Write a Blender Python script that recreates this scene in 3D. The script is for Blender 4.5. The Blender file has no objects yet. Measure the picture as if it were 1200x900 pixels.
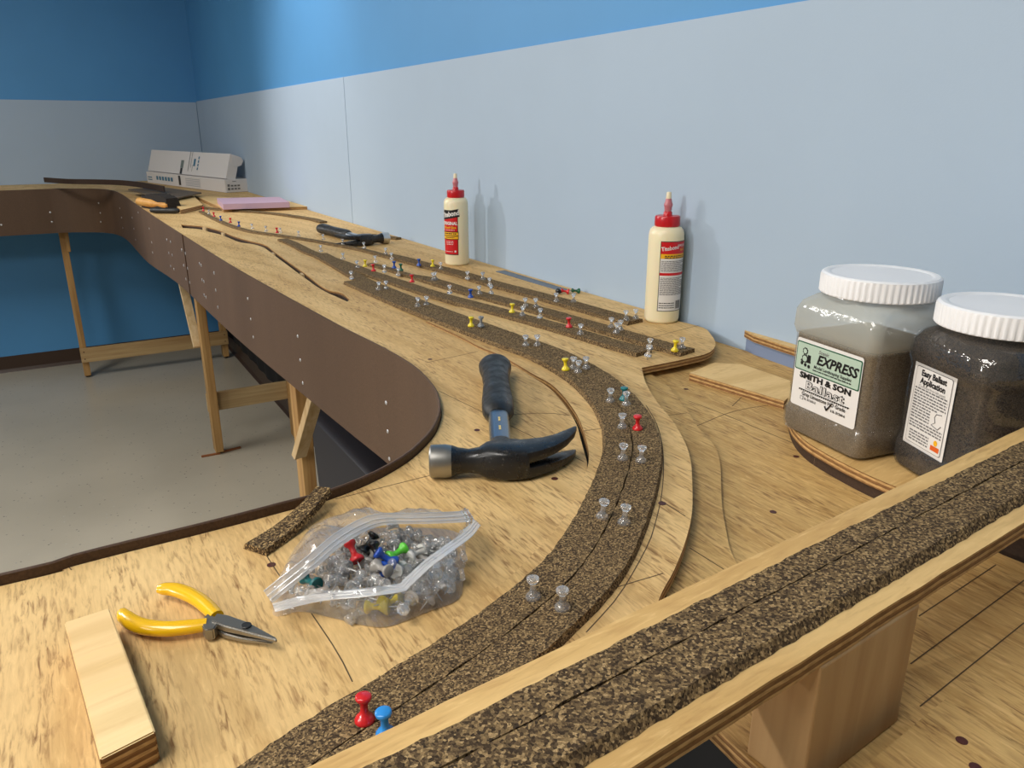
import bpy, bmesh, math, random
from mathutils import Vector, Matrix
random.seed(7)
PI=math.pi
C=bpy.context.scene.collection
T=1.13            # height of the layout deck above the floor
CAMH=0.32         # camera above the deck
F=900.0; PITCH=math.atan(300/900.); YAW=math.radians(30.5)
WX=0.917; BY=5.55 # faces of the backdrop on the right wall / back wall
XL=-4.6; YF=-2.6; CEIL=2.75

# ---------------------------------------------------------------- geometry of points
def _ray(px,py):
    r=px-600.0; u=450.0-py
    z=u*math.cos(PITCH)-F*math.sin(PITCH); y=F*math.cos(PITCH)+u*math.sin(PITCH)
    return Vector((r*math.cos(YAW)+y*math.sin(YAW), -r*math.sin(YAW)+y*math.cos(YAW), z))
def P(px,py,z=0.0):
    """point on the horizontal plane z (relative to the deck)"""
    d=_ray(px,py); t=(z-CAMH)/d.z
    return Vector((d.x*t,d.y*t,z+T))
def PX(px,py,x):
    d=_ray(px,py); t=x/d.x; return Vector((x,d.y*t,CAMH+T+d.z*t))
def PY(px,py,y):
    d=_ray(px,py); t=y/d.y; return Vector((d.x*t,y,CAMH+T+d.z*t))
def xy(v): return (v[0],v[1])
def smoothstep(a,b,x):
    t=max(0,min(1,(x-a)/(b-a))); return t*t*(3-2*t)
def spline(pts,n=8,closed=False):
    pts=[Vector(p) for p in pts]; out=[]; m=len(pts)
    rng=range(m) if closed else range(m-1)
    for i in rng:
        p0=pts[(i-1)%m] if closed or i>0 else pts[0]*2-pts[1]
        p1=pts[i]; p2=pts[(i+1)%m]
        p3=pts[(i+2)%m] if closed or i+2<m else pts[-1]*2-pts[-2]
        for k in range(n):
            t=k/n
            out.append(0.5*((2*p1)+(p2-p0)*t+(2*p0-5*p1+4*p2-p3)*t*t+(3*p1-p0-3*p2+p3)*t**3))
    if not closed: out.append(pts[-1])
    return out

# ---------------------------------------------------------------- materials
def newmat(name):
    m=bpy.data.materials.new(name); m.use_nodes=True; nt=m.node_tree
    return m,nt,nt.nodes['Principled BSDF']
def srgb(r,g,b):
    f=lambda c:(c/255/12.92) if c/255<=0.04045 else ((c/255+0.055)/1.055)**2.4
    return (f(r),f(g),f(b),1)
def plain(name,col,rough=0.5,metal=0.0,**kw):
    m,nt,b=newmat(name); b.inputs['Base Color'].default_value=col
    b.inputs['Roughness'].default_value=rough; b.inputs['Metallic'].default_value=metal
    for k,v in kw.items(): b.inputs[k.replace('_',' ')].default_value=v
    return m
def N(nt,t,**kw):
    n=nt.nodes.new(t)
    for k,v in kw.items(): setattr(n,k,v)
    return n
def ramp(nt,stops,interp='LINEAR'):
    n=N(nt,'ShaderNodeValToRGB'); cr=n.color_ramp; cr.interpolation=interp
    while len(cr.elements)<len(stops): cr.elements.new(0.5)
    for e,(p,c) in zip(cr.elements,stops): e.position=p; e.color=c
    return n
def mapping(nt,scale,rot=(0,0,0),coord='Object',loc=(0,0,0)):
    tc=N(nt,'ShaderNodeTexCoord'); mp=N(nt,'ShaderNodeMapping')
    mp.inputs['Scale'].default_value=scale; mp.inputs['Rotation'].default_value=rot; mp.inputs['Location'].default_value=loc
    nt.links.new(tc.outputs[coord],mp.inputs[0]); return mp
def noise(nt,vec,scale,detail=4,rough=0.55,dist=0.0):
    n=N(nt,'ShaderNodeTexNoise'); n.inputs['Scale'].default_value=scale; n.inputs['Detail'].default_value=detail
    n.inputs['Roughness'].default_value=rough; n.inputs['Distortion'].default_value=dist
    nt.links.new(vec,n.inputs['Vector']); return n
def mix(nt,fac,a,b,mode='MIX'):
    n=N(nt,'ShaderNodeMix',data_type='RGBA',blend_type=mode)
    for s,v in ((0,fac),(6,a),(7,b)):
        if hasattr(v,'is_linked') or hasattr(v,'links'): nt.links.new(v,n.inputs[s])
        else: n.inputs[s].default_value=v
    return n.outputs[2]
def bump(nt,b,h,strength=0.3,dist=0.001):
    n=N(nt,'ShaderNodeBump'); n.inputs['Strength'].default_value=strength; n.inputs['Distance'].default_value=dist
    nt.links.new(h,n.inputs['Height']); nt.links.new(n.outputs[0],b.inputs['Normal'])

def plywood(name,light=(224,190,132),mid=(200,162,104),dark=(134,96,56),rot=0.0,flecks=1.0,fine=1.0):
    """rotary-cut fir plywood, grain along local Y rotated by rot"""
    m,nt,b=newmat(name); L=nt.links.new
    g=mapping(nt,(1,1,1),(0,0,rot))
    def st(sx,sy):
        q=N(nt,'ShaderNodeMapping'); q.inputs['Scale'].default_value=(sx,sy,8); L(g.outputs[0],q.inputs[0]); return q
    big=noise(nt,st(7,1.6).outputs[0],1.0,3,0.5,0.8)
    fin=noise(nt,st(360*fine,48*fine).outputs[0],1.0,4,0.6,0.5)
    med=noise(nt,st(46,7).outputs[0],1.0,4,0.6,0.9)
    wav=N(nt,'ShaderNodeTexWave',wave_type='RINGS',rings_direction='Z'); wav.inputs['Scale'].default_value=1.0
    wav.inputs['Distortion'].default_value=6.0; wav.inputs['Detail'].default_value=3; wav.inputs['Detail Scale'].default_value=1.2
    L(st(6.5,1.3).outputs[0],wav.inputs['Vector'])
    r1=ramp(nt,[(0.25,srgb(*mid)),(0.7,srgb(*light))]); L(big.outputs[0],r1.inputs[0])
    r2=ramp(nt,[(0.36,srgb(*dark)),(0.58,(1,1,1,1))]); L(fin.outputs[0],r2.inputs[0])
    r3=ramp(nt,[(0.40,(0,0,0,1)),(0.62,(1,1,1,1))]); L(med.outputs[0],r3.inputs[0])
    # flecks appear mostly where med is high
    fm=N(nt,'ShaderNodeMath',operation='MULTIPLY'); fm.inputs[1].default_value=0.85*flecks; L(r3.outputs[0],fm.inputs[0])
    inv=ramp(nt,[(0.30,(1,1,1,1)),(0.52,(0,0,0,1))]); L(fin.outputs[0],inv.inputs[0])
    mm=N(nt,'ShaderNodeMath',operation='MULTIPLY'); L(inv.outputs[0],mm.inputs[0])
    ad=N(nt,'ShaderNodeMath',operation='ADD'); ad.inputs[1].default_value=0.22*flecks; L(fm.outputs[0],ad.inputs[0]); L(ad.outputs[0],mm.inputs[1])
    rw=ramp(nt,[(0.0,(0.80,0.74,0.64,1)),(0.35,(1,1,1,1))]); L(wav.outputs[0],rw.inputs[0])
    c=mix(nt,0.55,r1.outputs[0],rw.outputs[0],'MULTIPLY')
    c=mix(nt,mm.outputs[0],c,srgb(*dark))
    hi=ramp(nt,[(0.56,(0,0,0,1)),(0.68,(1,1,1,1))]); L(fin.outputs[0],hi.inputs[0])
    hm=N(nt,'ShaderNodeMath',operation='MULTIPLY'); hm.inputs[1].default_value=0.45; L(hi.outputs[0],hm.inputs[0])
    c=mix(nt,hm.outputs[0],c,srgb(236,202,140))
    # cut edges show the plies
    geo=N(nt,'ShaderNodeNewGeometry'); sx=N(nt,'ShaderNodeSeparateXYZ'); L(geo.outputs['Normal'],sx.inputs[0])
    ab=N(nt,'ShaderNodeMath',operation='ABSOLUTE'); L(sx.outputs[2],ab.inputs[0])
    lt=N(nt,'ShaderNodeMath',operation='LESS_THAN'); lt.inputs[1].default_value=0.5; L(ab.outputs[0],lt.inputs[0])
    sp=N(nt,'ShaderNodeSeparateXYZ'); L(geo.outputs['Position'],sp.inputs[0])
    zz=N(nt,'ShaderNodeMath',operation='MULTIPLY'); zz.inputs[1].default_value=1/0.0052; L(sp.outputs[2],zz.inputs[0])
    fr=N(nt,'ShaderNodeMath',operation='FRACT'); L(zz.outputs[0],fr.inputs[0])
    rp=ramp(nt,[(0.0,srgb(196,156,100)),(0.42,srgb(206,168,112)),(0.5,srgb(126,88,52)),(0.9,srgb(150,108,66)),(1.0,srgb(110,76,44))]); L(fr.outputs[0],rp.inputs[0])
    en=noise(nt,mapping(nt,(140,140,500)).outputs[0],1.0,3); er=ramp(nt,[(0.35,(0.6,0.56,0.5,1)),(0.6,(1,1,1,1))]); L(en.outputs[0],er.inputs[0])
    e=mix(nt,0.8,rp.outputs[0],er.outputs[0],'MULTIPLY')
    c=mix(nt,lt.outputs[0],c,e)
    L(c,b.inputs['Base Color']); b.inputs['Roughness'].default_value=0.62
    b.inputs['Specular IOR Level'].default_value=0.3
    bump(nt,b,fin.outputs[0],0.25,0.0006)
    return m
def pine(name,light,dark,axis='Z',scale=60,rough=0.55):
    m,nt,b=newmat(name); L=nt.links.new
    s={'X':(2,scale,scale),'Y':(scale,2,scale),'Z':(scale,scale,2)}[axis]
    mp=mapping(nt,s); n=noise(nt,mp.outputs[0],1.0,4,0.6,0.6)
    n2=noise(nt,mapping(nt,tuple(v*0.18 for v in s)).outputs[0],1.0,3,0.5,0.3)
    r=ramp(nt,[(0.3,srgb(*dark)),(0.62,srgb(*light))]); L(n.outputs[0],r.inputs[0])
    r2=ramp(nt,[(0.3,(0.78,0.68,0.56,1)),(0.6,(1,1,1,1))]); L(n2.outputs[0],r2.inputs[0])
    c=mix(nt,0.9,r.outputs[0],r2.outputs[0],'MULTIPLY'); L(c,b.inputs['Base Color']); b.inputs['Roughness'].default_value=rough
    b.inputs['Specular IOR Level'].default_value=0.3
    return m
def cork(name,cell=900,dark=(58,48,38),mid=(118,98,70),light=(186,158,114)):
    m,nt,b=newmat(name); L=nt.links.new
    mp=mapping(nt,(1,1,1))
    v=N(nt,'ShaderNodeTexVoronoi'); v.inputs['Scale'].default_value=cell; v.inputs['Randomness'].default_value=1.0; L(mp.outputs[0],v.inputs['Vector'])
    s=N(nt,'ShaderNodeSeparateColor'); L(v.outputs['Color'],s.inputs[0])
    r=ramp(nt,[(0.0,srgb(*dark)),(0.3,srgb(84,68,50)),(0.55,srgb(*mid)),(0.82,srgb(148,123,86)),(1.0,srgb(*light))]); L(s.outputs[0],r.inputs[0])
    n=noise(nt,mp.outputs[0],cell*1.6,3); rn=ramp(nt,[(0.3,(0.45,0.42,0.4,1)),(0.65,(1.05,1.05,1.05,1))]); L(n.outputs[0],rn.inputs[0])
    c=mix(nt,0.8,r.outputs[0],rn.outputs[0],'MULTIPLY'); L(c,b.inputs['Base Color'])
    b.inputs['Roughness'].default_value=0.9; b.inputs['Specular IOR Level'].default_value=0.15
    bump(nt,b,v.outputs['Distance'],0.35,0.0006)
    return m
def painted(name,col,var=0.06,rough=0.6,scale=3,tex=350):
    m,nt,b=newmat(name); L=nt.links.new
    n=noise(nt,mapping(nt,(1,1,1)).outputs[0],scale,3)
    c2=tuple(min(1,v*(1-var)) for v in col[:3])+(1,); c1=tuple(min(1,v*(1+var)) for v in col[:3])+(1,)
    r=ramp(nt,[(0.3,c2),(0.7,c1)]); L(n.outputs[0],r.inputs[0]); L(r.outputs[0],b.inputs['Base Color'])
    b.inputs['Roughness'].default_value=rough
    n2=noise(nt,mapping(nt,(1,1,1)).outputs[0],tex,2); bump(nt,b,n2.outputs[0],0.12,0.0008)
    return m
def floor_mat():
    m,nt,b=newmat('vinyl_floor'); L=nt.links.new
    mp=mapping(nt,(1,1,1)); n=noise(nt,mp.outputs[0],1.3,4); r=ramp(nt,[(0.3,srgb(174,167,151)),(0.7,srgb(192,184,167))]); L(n.outputs[0],r.inputs[0])
    v=N(nt,'ShaderNodeTexVoronoi'); v.inputs['Scale'].default_value=34; L(mp.outputs[0],v.inputs['Vector'])
    s=N(nt,'ShaderNodeSeparateColor'); L(v.outputs['Color'],s.inputs[0])
    lt=N(nt,'ShaderNodeMath',operation='LESS_THAN'); lt.inputs[1].default_value=0.12; L(v.outputs['Distance'],lt.inputs[0])
    rr=ramp(nt,[(0.0,srgb(104,98,88)),(0.5,srgb(138,134,124)),(1.0,srgb(190,188,180))]); L(s.outputs[0],rr.inputs[0])
    c=mix(nt,lt.outputs[0],r.outputs[0],rr.outputs[0]); L(c,b.inputs['Base Color'])
    b.inputs['Roughness'].default_value=0.28
    n2=noise(nt,mp.outputs[0],5,3); bump(nt,b,n2.outputs[0],0.05,0.01)
    return m
def hardboard(name,c1=(80,60,45),c2=(102,79,60)):
    m,nt,b=newmat(name); L=nt.links.new
    mp=mapping(nt,(1,1,1)); n=noise(nt,mp.outputs[0],420,4,0.7); r=ramp(nt,[(0.3,srgb(*c1)),(0.7,srgb(*c2))]); L(n.outputs[0],r.inputs[0])
    n2=noise(nt,mapping(nt,(6,6,0.6)).outputs[0],1,3); r2=ramp(nt,[(0.35,(0.82,0.8,0.78,1)),(0.65,(1.05,1.05,1.05,1))]); L(n2.outputs[0],r2.inputs[0])
    c=mix(nt,0.8,r.outputs[0],r2.outputs[0],'MULTIPLY'); L(c,b.inputs['Base Color']); b.inputs['Roughness'].default_value=0.55
    b.inputs['Specular IOR Level'].default_value=0.35
    return m
def granular(name,c1,c2,cell=900):
    m,nt,b=newmat(name); L=nt.links.new
    mp=mapping(nt,(1,1,1)); v=N(nt,'ShaderNodeTexVoronoi'); v.inputs['Scale'].default_value=cell; L(mp.outputs[0],v.inputs['Vector'])
    s=N(nt,'ShaderNodeSeparateColor'); L(v.outputs['Color'],s.inputs[0]); r=ramp(nt,[(0.0,srgb(*c1)),(1.0,srgb(*c2))]); L(s.outputs[0],r.inputs[0])
    n=noise(nt,mp.outputs[0],28,3); r2=ramp(nt,[(0.35,(0.75,0.74,0.72,1)),(0.65,(1.1,1.1,1.1,1))]); L(n.outputs[0],r2.inputs[0])
    c=mix(nt,0.8,r.outputs[0],r2.outputs[0],'MULTIPLY'); L(c,b.inputs['Base Color']); b.inputs['Roughness'].default_value=0.85
    return m
def film(name,tint=(0.95,0.96,0.97,1),haze=0.12,rough=0.12,gloss=0.16,gf=0.6,dust=None):
    m,nt,b=newmat(name); L=nt.links.new; nt.nodes.remove(b)
    out=[n for n in nt.nodes if n.type=='OUTPUT_MATERIAL'][0]
    tr=N(nt,'ShaderNodeBsdfTransparent'); tr.inputs[0].default_value=(0.97,0.975,0.98,1)
    df=N(nt,'ShaderNodeBsdfDiffuse'); df.inputs[0].default_value=tint
    gl=N(nt,'ShaderNodeBsdfGlossy'); gl.inputs['Roughness'].default_value=rough; gl.inputs[0].default_value=(1,1,1,1)
    m1=N(nt,'ShaderNodeMixShader'); m1.inputs[0].default_value=haze; 
    if dust:
        sp=N(nt,'ShaderNodeSeparateXYZ'); tcg=N(nt,'ShaderNodeNewGeometry'); L(tcg.outputs['Position'],sp.inputs[0])
        mr=N(nt,'ShaderNodeMapRange'); mr.inputs[1].default_value=dust[0]-.002; mr.inputs[2].default_value=dust[0]+.004; mr.inputs[3].default_value=dust[1]; mr.inputs[4].default_value=haze
        L(sp.outputs[2],mr.inputs[0]); L(mr.outputs[0],m1.inputs[0])
    L(tr.outputs[0],m1.inputs[1]); L(df.outputs[0],m1.inputs[2])
    lw=N(nt,'ShaderNodeLayerWeight'); lw.inputs[0].default_value=0.35
    ma=N(nt,'ShaderNodeMath',operation='MULTIPLY_ADD'); ma.inputs[1].default_value=gf; ma.inputs[2].default_value=gloss*0.35; L(lw.outputs['Fresnel'],ma.inputs[0])
    m2=N(nt,'ShaderNodeMixShader'); L(ma.outputs[0],m2.inputs[0]); L(m1.outputs[0],m2.inputs[1]); L(gl.outputs[0],m2.inputs[2])
    n=noise(nt,mapping(nt,(1,1,1)).outputs[0],60,3); bp=N(nt,'ShaderNodeBump'); bp.inputs['Strength'].default_value=0.5; bp.inputs['Distance'].default_value=0.003
    L(n.outputs[0],bp.inputs['Height']); L(bp.outputs[0],gl.inputs['Normal'])
    L(m2.outputs[0],out.inputs[0]); return m

M={}
M['deck']=plywood('plywood_deck')
M['deck_low']=plywood('plywood_lower',(210,174,112),(186,148,90),(122,86,50))
M['ply_clean']=plywood('plywood_clean',(232,198,138),(214,176,116),(176,128,72),rot=PI/2,flecks=0.45)
M['ply_bridge']=plywood('plywood_bridge',(228,192,130),(206,166,104),(150,104,58),rot=PI/2-0.09,flecks=0.4,fine=0.8)
M['pine_post']=pine('pine_post',(200,166,120),(166,128,84),'Z',30)
M['pine_leg']=pine('pine_leg',(196,160,106),(158,120,74),'Z',45)
M['pine_leg_dark']=pine('pine_rail',(206,182,138),(176,146,104),'X',45)
M['pine_pale']=pine('pine_pale',(222,200,160),(196,166,120),'Z',45)
M['cork']=cork('cork_roadbed'); M['cork_big']=cork('cork_roadbed_near',760)
M['cork_old']=cork('cork_scrap',800,(36,28,20),(92,74,50),(196,166,114))
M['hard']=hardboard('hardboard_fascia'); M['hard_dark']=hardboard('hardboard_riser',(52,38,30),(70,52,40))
M['hard_edge']=hardboard('hardboard_edge',(58,40,28),(86,62,44))
M['panel']=painted('backdrop_paint',srgb(167,186,206),0.02,0.62)
M['blue']=painted('blue_wall_paint',srgb(80,148,204),0.03,0.55)
M['ceiling']=plain('ceiling_white',srgb(225,225,220),0.8)
M['farwall']=plain('off_white_wall',srgb(190,190,185),0.8)
M['floor']=floor_mat()
M['base']=plain('brown_vinyl_base',srgb(62,44,32),0.4)
M['steel']=plain('bright_steel',(0.62,0.62,0.62,1),0.28,1.0)
M['zinc']=plain('zinc_screw',(0.75,0.75,0.76,1),0.35,1.0)
M['darksteel']=plain('worn_steel',(0.36,0.35,0.33,1),0.38,1.0)
def scuffed(name,base,wear,rough):
    m,nt,b=newmat(name); L=nt.links.new
    n=noise(nt,mapping(nt,(1,1,1)).outputs[0],230,4,0.7); r=ramp(nt,[(0.60,base),(0.70,wear)]); L(n.outputs[0],r.inputs[0]); L(r.outputs[0],b.inputs['Base Color'])
    n2=noise(nt,mapping(nt,(1,1,1)).outputs[0],60,3); r2=ramp(nt,[(0.3,(rough*.6,)*3+(1,)),(0.7,(rough*1.5,)*3+(1,))]); L(n2.outputs[0],r2.inputs[0]); L(r2.outputs[0],b.inputs['Roughness'])
    bump(nt,b,n2.outputs[0],.3,.001); return m
M['blackpaint']=scuffed('black_paint',(0.012,0.012,0.013,1),(0.09,0.085,0.08,1),0.3)
M['rubber']=scuffed('black_rubber',(0.014,0.015,0.016,1),(0.05,0.05,0.05,1),0.45)
M['bluesteel']=plain('blued_shank',(0.22,0.28,0.36,1),0.25,0.9)
M['gold']=plain('gold_mark',srgb(214,190,120),0.4)
M['yellow_grip']=plain('yellow_vinyl_grip',srgb(238,186,18),0.25,0,Coat_Weight=0.4)
M['bottle']=plain('cream_plastic',srgb(240,228,192),0.35,0,Subsurface_Weight=0.15,Subsurface_Scale=0.01)
M['redcap']=plain('red_cap',srgb(196,22,34),0.3)
M['nozzle']=plain('pink_nozzle',srgb(216,128,136),0.3,0,Transmission_Weight=0.25)
M['nozzletip']=plain('cream_tip',srgb(236,222,190),0.35)
M['lred']=plain('label_red',srgb(206,24,32),0.35); M['lblack']=plain('label_black',srgb(22,20,22),0.4)
M['lyellow']=plain('label_yellow',srgb(240,178,28),0.4); M['lwhite']=plain('label_white',srgb(228,224,220),0.45)
M['lgrey']=plain('label_grey_print',srgb(110,108,108),0.5); M['lgreen']=plain('label_pale_green',srgb(178,198,180),0.45)
M['ldkgreen']=plain('label_dark_green',srgb(20,88,58),0.45); M['lblue']=plain('print_blue',srgb(60,116,146),0.5)
M['lred2']=plain('label_orange',srgb(220,96,30),0.5)
M['lid']=plain('white_lid',srgb(238,238,240),0.35)
M['jarcloud']=film('milky_jar_plastic',(0.62,0.63,0.57,1),0.50,0.15,0.12,0.35,dust=(T+.006+.109,.04))
M['jarclear']=film('clear_jar_plastic',(0.5,0.55,0.6,1),0.02,0.06,0.15,0.35)
M['sand']=granular('grey_ballast',(98,84,66),(146,128,104),1500)
M['ballast']=granular('dark_ballast',(18,17,18),(86,74,62),1200)
M['bag']=film('bag_film',(0.9,0.92,0.94,1),0.10,0.10,0.25); M['zip']=film('zip_film',(0.95,0.96,0.98,1),0.42,0.12,0.35)
M['pink']=plain('pink_foam',srgb(188,158,176),0.7)
M['carton']=plain('white_carton',srgb(222,218,216),0.6)
M['pencil']=plain('pencil_line',srgb(84,66,44),0.8)
M['screwred']=plain('sunk_screw',srgb(78,36,28),0.5)
M['brushwood']=pine('brush_wood',(214,160,84),(186,126,56),'X',30)
M['bristle']=plain('dark_bristle',srgb(32,26,22),0.9)
M['ruler']=plain('ruler_steel',(0.14,0.17,0.21,1),0.45,0.3)
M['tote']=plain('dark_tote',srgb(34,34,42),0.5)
M['greyply']=hardboard('grey_sheet',(96,82,66),(118,102,82))
M['fixture']=plain('fixture_white',srgb(230,230,228),0.5)
def emis(name,col,s):
    m,nt,b=newmat(name); b.inputs['Emission Color'].default_value=col; b.inputs['Emission Strength'].default_value=s; return m
M['lens']=emis('lamp_diffuser',(1,0.97,0.92,1),3.0)
def pinmat(name,rgb,clear=False):
    if clear: return plain(name,(0.99,0.995,1,1),0.03,0,Transmission_Weight=0.86,IOR=1.46,Coat_Weight=0.5)
    return plain(name,srgb(*rgb),0.25,0,Coat_Weight=0.3)
PM={'clear':pinmat('pin_clear',None,True),'red':pinmat('pin_red',(206,34,40)),'blue':pinmat('pin_blue',(26,70,160)),'lightblue':pinmat('pin_light_blue',(46,140,216)),
 'yellow':pinmat('pin_yellow',(232,208,40)),'green':pinmat('pin_green',(14,92,62)),'teal':pinmat('pin_teal',(18,112,116)),'black':pinmat('pin_black',(18,20,24)),
 'white':pinmat('pin_white',(222,220,214)),'lime':pinmat('pin_lime',(92,200,56)),'grey':pinmat('pin_grey',(150,146,140)),'smoke':plain('pin_smoke',(0.4,0.42,0.44,1),0.1,0,Transmission_Weight=0.6)}

# ---------------------------------------------------------------- mesh helpers
def obj(name,bm,mat,parent=None,smooth=None,loc=None):
    me=bpy.data.meshes.new(name)
    bmesh.ops.recalc_face_normals(bm,faces=bm.faces)
    bm.to_mesh(me); bm.free()
    mats=mat if isinstance(mat,(list,tuple)) else [mat]
    for m in mats: me.materials.append(m)
    if smooth is not None:
        for p in me.polygons: p.use_smooth=True
        me.set_sharp_from_angle(angle=math.radians(smooth))
    o=bpy.data.objects.new(name,me); C.objects.link(o)
    if parent is not None:
        o.parent=parent
        o.matrix_parent_inverse=parent_world(parent).inverted()
    if loc is not None: o.location=loc
    return o
def parent_world(p):
    m=p.matrix_basis.copy()
    if p.parent: m=parent_world(p.parent)@p.matrix_parent_inverse@m
    return m
def thing(name,label,cat,loc=(0,0,0),rotz=0,group=None):
    o=bpy.data.objects.new(name,None); C.objects.link(o); o.location=loc; o.rotation_euler=(0,0,rotz); o.empty_display_size=0.02
    return tag(o,label,cat,group)
def tag(o,label,cat,group=None):
    o['label']=label; o['category']=cat
    if group: o['group']=group
    return o
def struct(o): o['kind']='structure'; return o
def add_box(bm,c,s,rot=None,bev=0.0,mi=0):
    r=bmesh.ops.create_cube(bm,size=1.0); vs=r['verts']
    mt=Matrix.Translation(Vector(c))@(rot.to_4x4() if rot else Matrix.Identity(4))@Matrix.Diagonal((s[0],s[1],s[2],1))
    bmesh.ops.transform(bm,matrix=mt,verts=vs)
    fs={f for v in vs for f in v.link_faces}
    for f in fs: f.material_index=mi
    if bev>0:
        es=list({e for v in vs for e in v.link_edges})
        bmesh.ops.bevel(bm,geom=es,offset=bev,segments=2,affect='EDGES',profile=0.5)
def boxbm(c,s,rot=None,bev=0.0):
    bm=bmesh.new(); add_box(bm,c,s,rot,bev); return bm
def add_loft(bm,rings,cap0=True,cap1=True,closed=True,mi=0):
    vr=[[bm.verts.new(p) for p in r] for r in rings]; n=len(vr[0])
    for a,b in zip(vr,vr[1:]):
        for i in range(n if closed else n-1):
            j=(i+1)%n
            f=bm.faces.new((a[i],a[j],b[j],b[i])); f.material_index=mi
    if cap0: bm.faces.new(list(reversed(vr[0]))).material_index=mi
    if cap1: bm.faces.new(vr[-1]).material_index=mi
    return vr
def add_lathe(bm,prof,seg=24,c=(0,0,0),mi=0,M4=None):
    c=Vector(c); rings=[]
    for r,z in prof:
        rr=max(r,1e-5)
        ring=[Vector((rr*math.cos(2*PI*k/seg),rr*math.sin(2*PI*k/seg),z)) for k in range(seg)]
        if M4: ring=[M4@p for p in ring]
        rings.append([p+c for p in ring])
    add_loft(bm,rings,True,True,True,mi)
def add_tube(bm,pts,radii,seg=12,flat=1.0,up=Vector((0,0,1)),mi=0):
    """tube along pts; flat scales the thickness along up"""
    pts=[Vector(p) for p in pts]; rings=[]
    for i,p in enumerate(pts):
        t=(pts[min(i+1,len(pts)-1)]-pts[max(i-1,0)]).normalized()
        s=t.cross(up)
        if s.length<1e-4: s=t.cross(Vector((1,0,0)))
        s.normalize(); n=s.cross(t).normalized()
        r=radii[i] if isinstance(radii,(list,tuple)) else radii
        rings.append([p+s*r*math.cos(2*PI*k/seg)+n*r*flat*math.sin(2*PI*k/seg) for k in range(seg)])
    add_loft(bm,rings,True,True,True,mi)
def slab(name,outline,zt,th,mat,parent=None,holes=(),zf=None,label=None):
    """flat board cut to any outline; zt top relative to deck"""
    cu=bpy.data.curves.new('tmp','CURVE'); cu.dimensions='2D'; cu.fill_mode='BOTH'; cu.extrude=0.0
    for poly in [outline]+list(holes):
        s=cu.splines.new('POLY'); s.points.add(len(poly)-1)
        for q,p in zip(s.points,poly): q.co=(p[0],p[1],0,1)
        s.use_cyclic_u=True
    o=bpy.data.objects.new('tmp',cu); C.objects.link(o)
    dg=bpy.context.evaluated_depsgraph_get(); dg.update()
    me=bpy.data.meshes.new_from_object(o.evaluated_get(dg)); bpy.data.objects.remove(o); bpy.data.curves.remove(cu)
    bm=bmesh.new(); bm.from_mesh(me); bpy.data.meshes.remove(me)
    bmesh.ops.remove_doubles(bm,verts=bm.verts,dist=1e-6)
    for f in bm.faces:
        if f.normal.z<0: f.normal_flip()
    fs=list(bm.faces)
    r=bmesh.ops.extrude_face_region(bm,geom=fs)
    newv=[g for g in r['geom'] if isinstance(g,bmesh.types.BMVert)]; ns=set(newv)
    for v in bm.verts:
        z=zt+(zf(v.co.x,v.co.y) if zf else 0.0)
        v.co.z=T+z-(0 if v in ns else th)
    return obj(name,bm,mat,parent)
def offset_line(pts,d):
    out=[]
    for i,p in enumerate(pts):
        a=pts[max(i-1,0)]; b=pts[min(i+1,len(pts)-1)]
        t=Vector((b[0]-a[0],b[1]-a[1])); 
        t=t.normalized() if t.length>1e-9 else Vector((1,0))
        out.append((p[0]-t.y*d,p[1]+t.x*d))
    return out
def resample(pts,step):
    pts=[Vector((p[0],p[1])) for p in pts]; out=[pts[0]]; acc=0
    for a,b in zip(pts,pts[1:]):
        L=(b-a).length
        if L<1e-9: continue
        d=step-acc
        while d<=L:
            out.append(a+(b-a)*(d/L)); d+=step
        acc=(acc+L)%step if L>=step-acc else acc+L
    if (out[-1]-pts[-1]).length>1e-4: out.append(pts[-1])
    return out
def ribbon_bm(center,l,r,z0,th,bl=0.0,br=0.0,step=0.01,jit=0.0,zf=None,bm=None):
    """strip from offset l (right side, negative) to r; bevels bl/br widen the foot"""
    bm=bm or bmesh.new(); c=resample([xy(p) for p in center],step)
    a=offset_line(c,l); b=offset_line(c,r); ab=offset_line(c,l-bl); bb=offset_line(c,r+br)
    rings=[]
    for i in range(len(c)):
        zz=T+z0+(zf(c[i][0],c[i][1]) if zf else 0)
        def j(): return random.uniform(-jit,jit)
        k1,k2=j(),j()
        rings.append([Vector((ab[i][0]+k1,ab[i][1]+k1,zz)),Vector((a[i][0]+j(),a[i][1]+j(),zz+th+j()*0.4)),Vector((b[i][0]+j(),b[i][1]+j(),zz+th+j()*0.4)),Vector((bb[i][0]+k2,bb[i][1]+k2,zz))])
    add_loft(bm,rings); return bm
def text_bm(body,size,depth=0.0,bold=0.0,shear=0.0,align='CENTER',space=1.0,sx=1.0,bm=None,off=(0,0,0)):
    cu=bpy.data.curves.new('tmp','FONT'); cu.body=body; cu.size=size; cu.extrude=depth; cu.offset=bold; cu.shear=shear
    cu.align_x=align; cu.align_y='CENTER'; cu.space_character=space; cu.resolution_u=2
    o=bpy.data.objects.new('tmp',cu); C.objects.link(o)
    dg=bpy.context.evaluated_depsgraph_get(); dg.update()
    me=bpy.data.meshes.new_from_object(o.evaluated_get(dg)); bpy.data.objects.remove(o); bpy.data.curves.remove(cu)
    b2=bmesh.new(); b2.from_mesh(me)
    for v in b2.verts: v.co=Vector((v.co.x*sx+off[0],v.co.y+off[1],v.co.z+off[2]))
    if bm is None: bpy.data.meshes.remove(me); return b2
    b2.to_mesh(me); b2.free(); bm.from_mesh(me); bpy.data.meshes.remove(me); return bm
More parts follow.
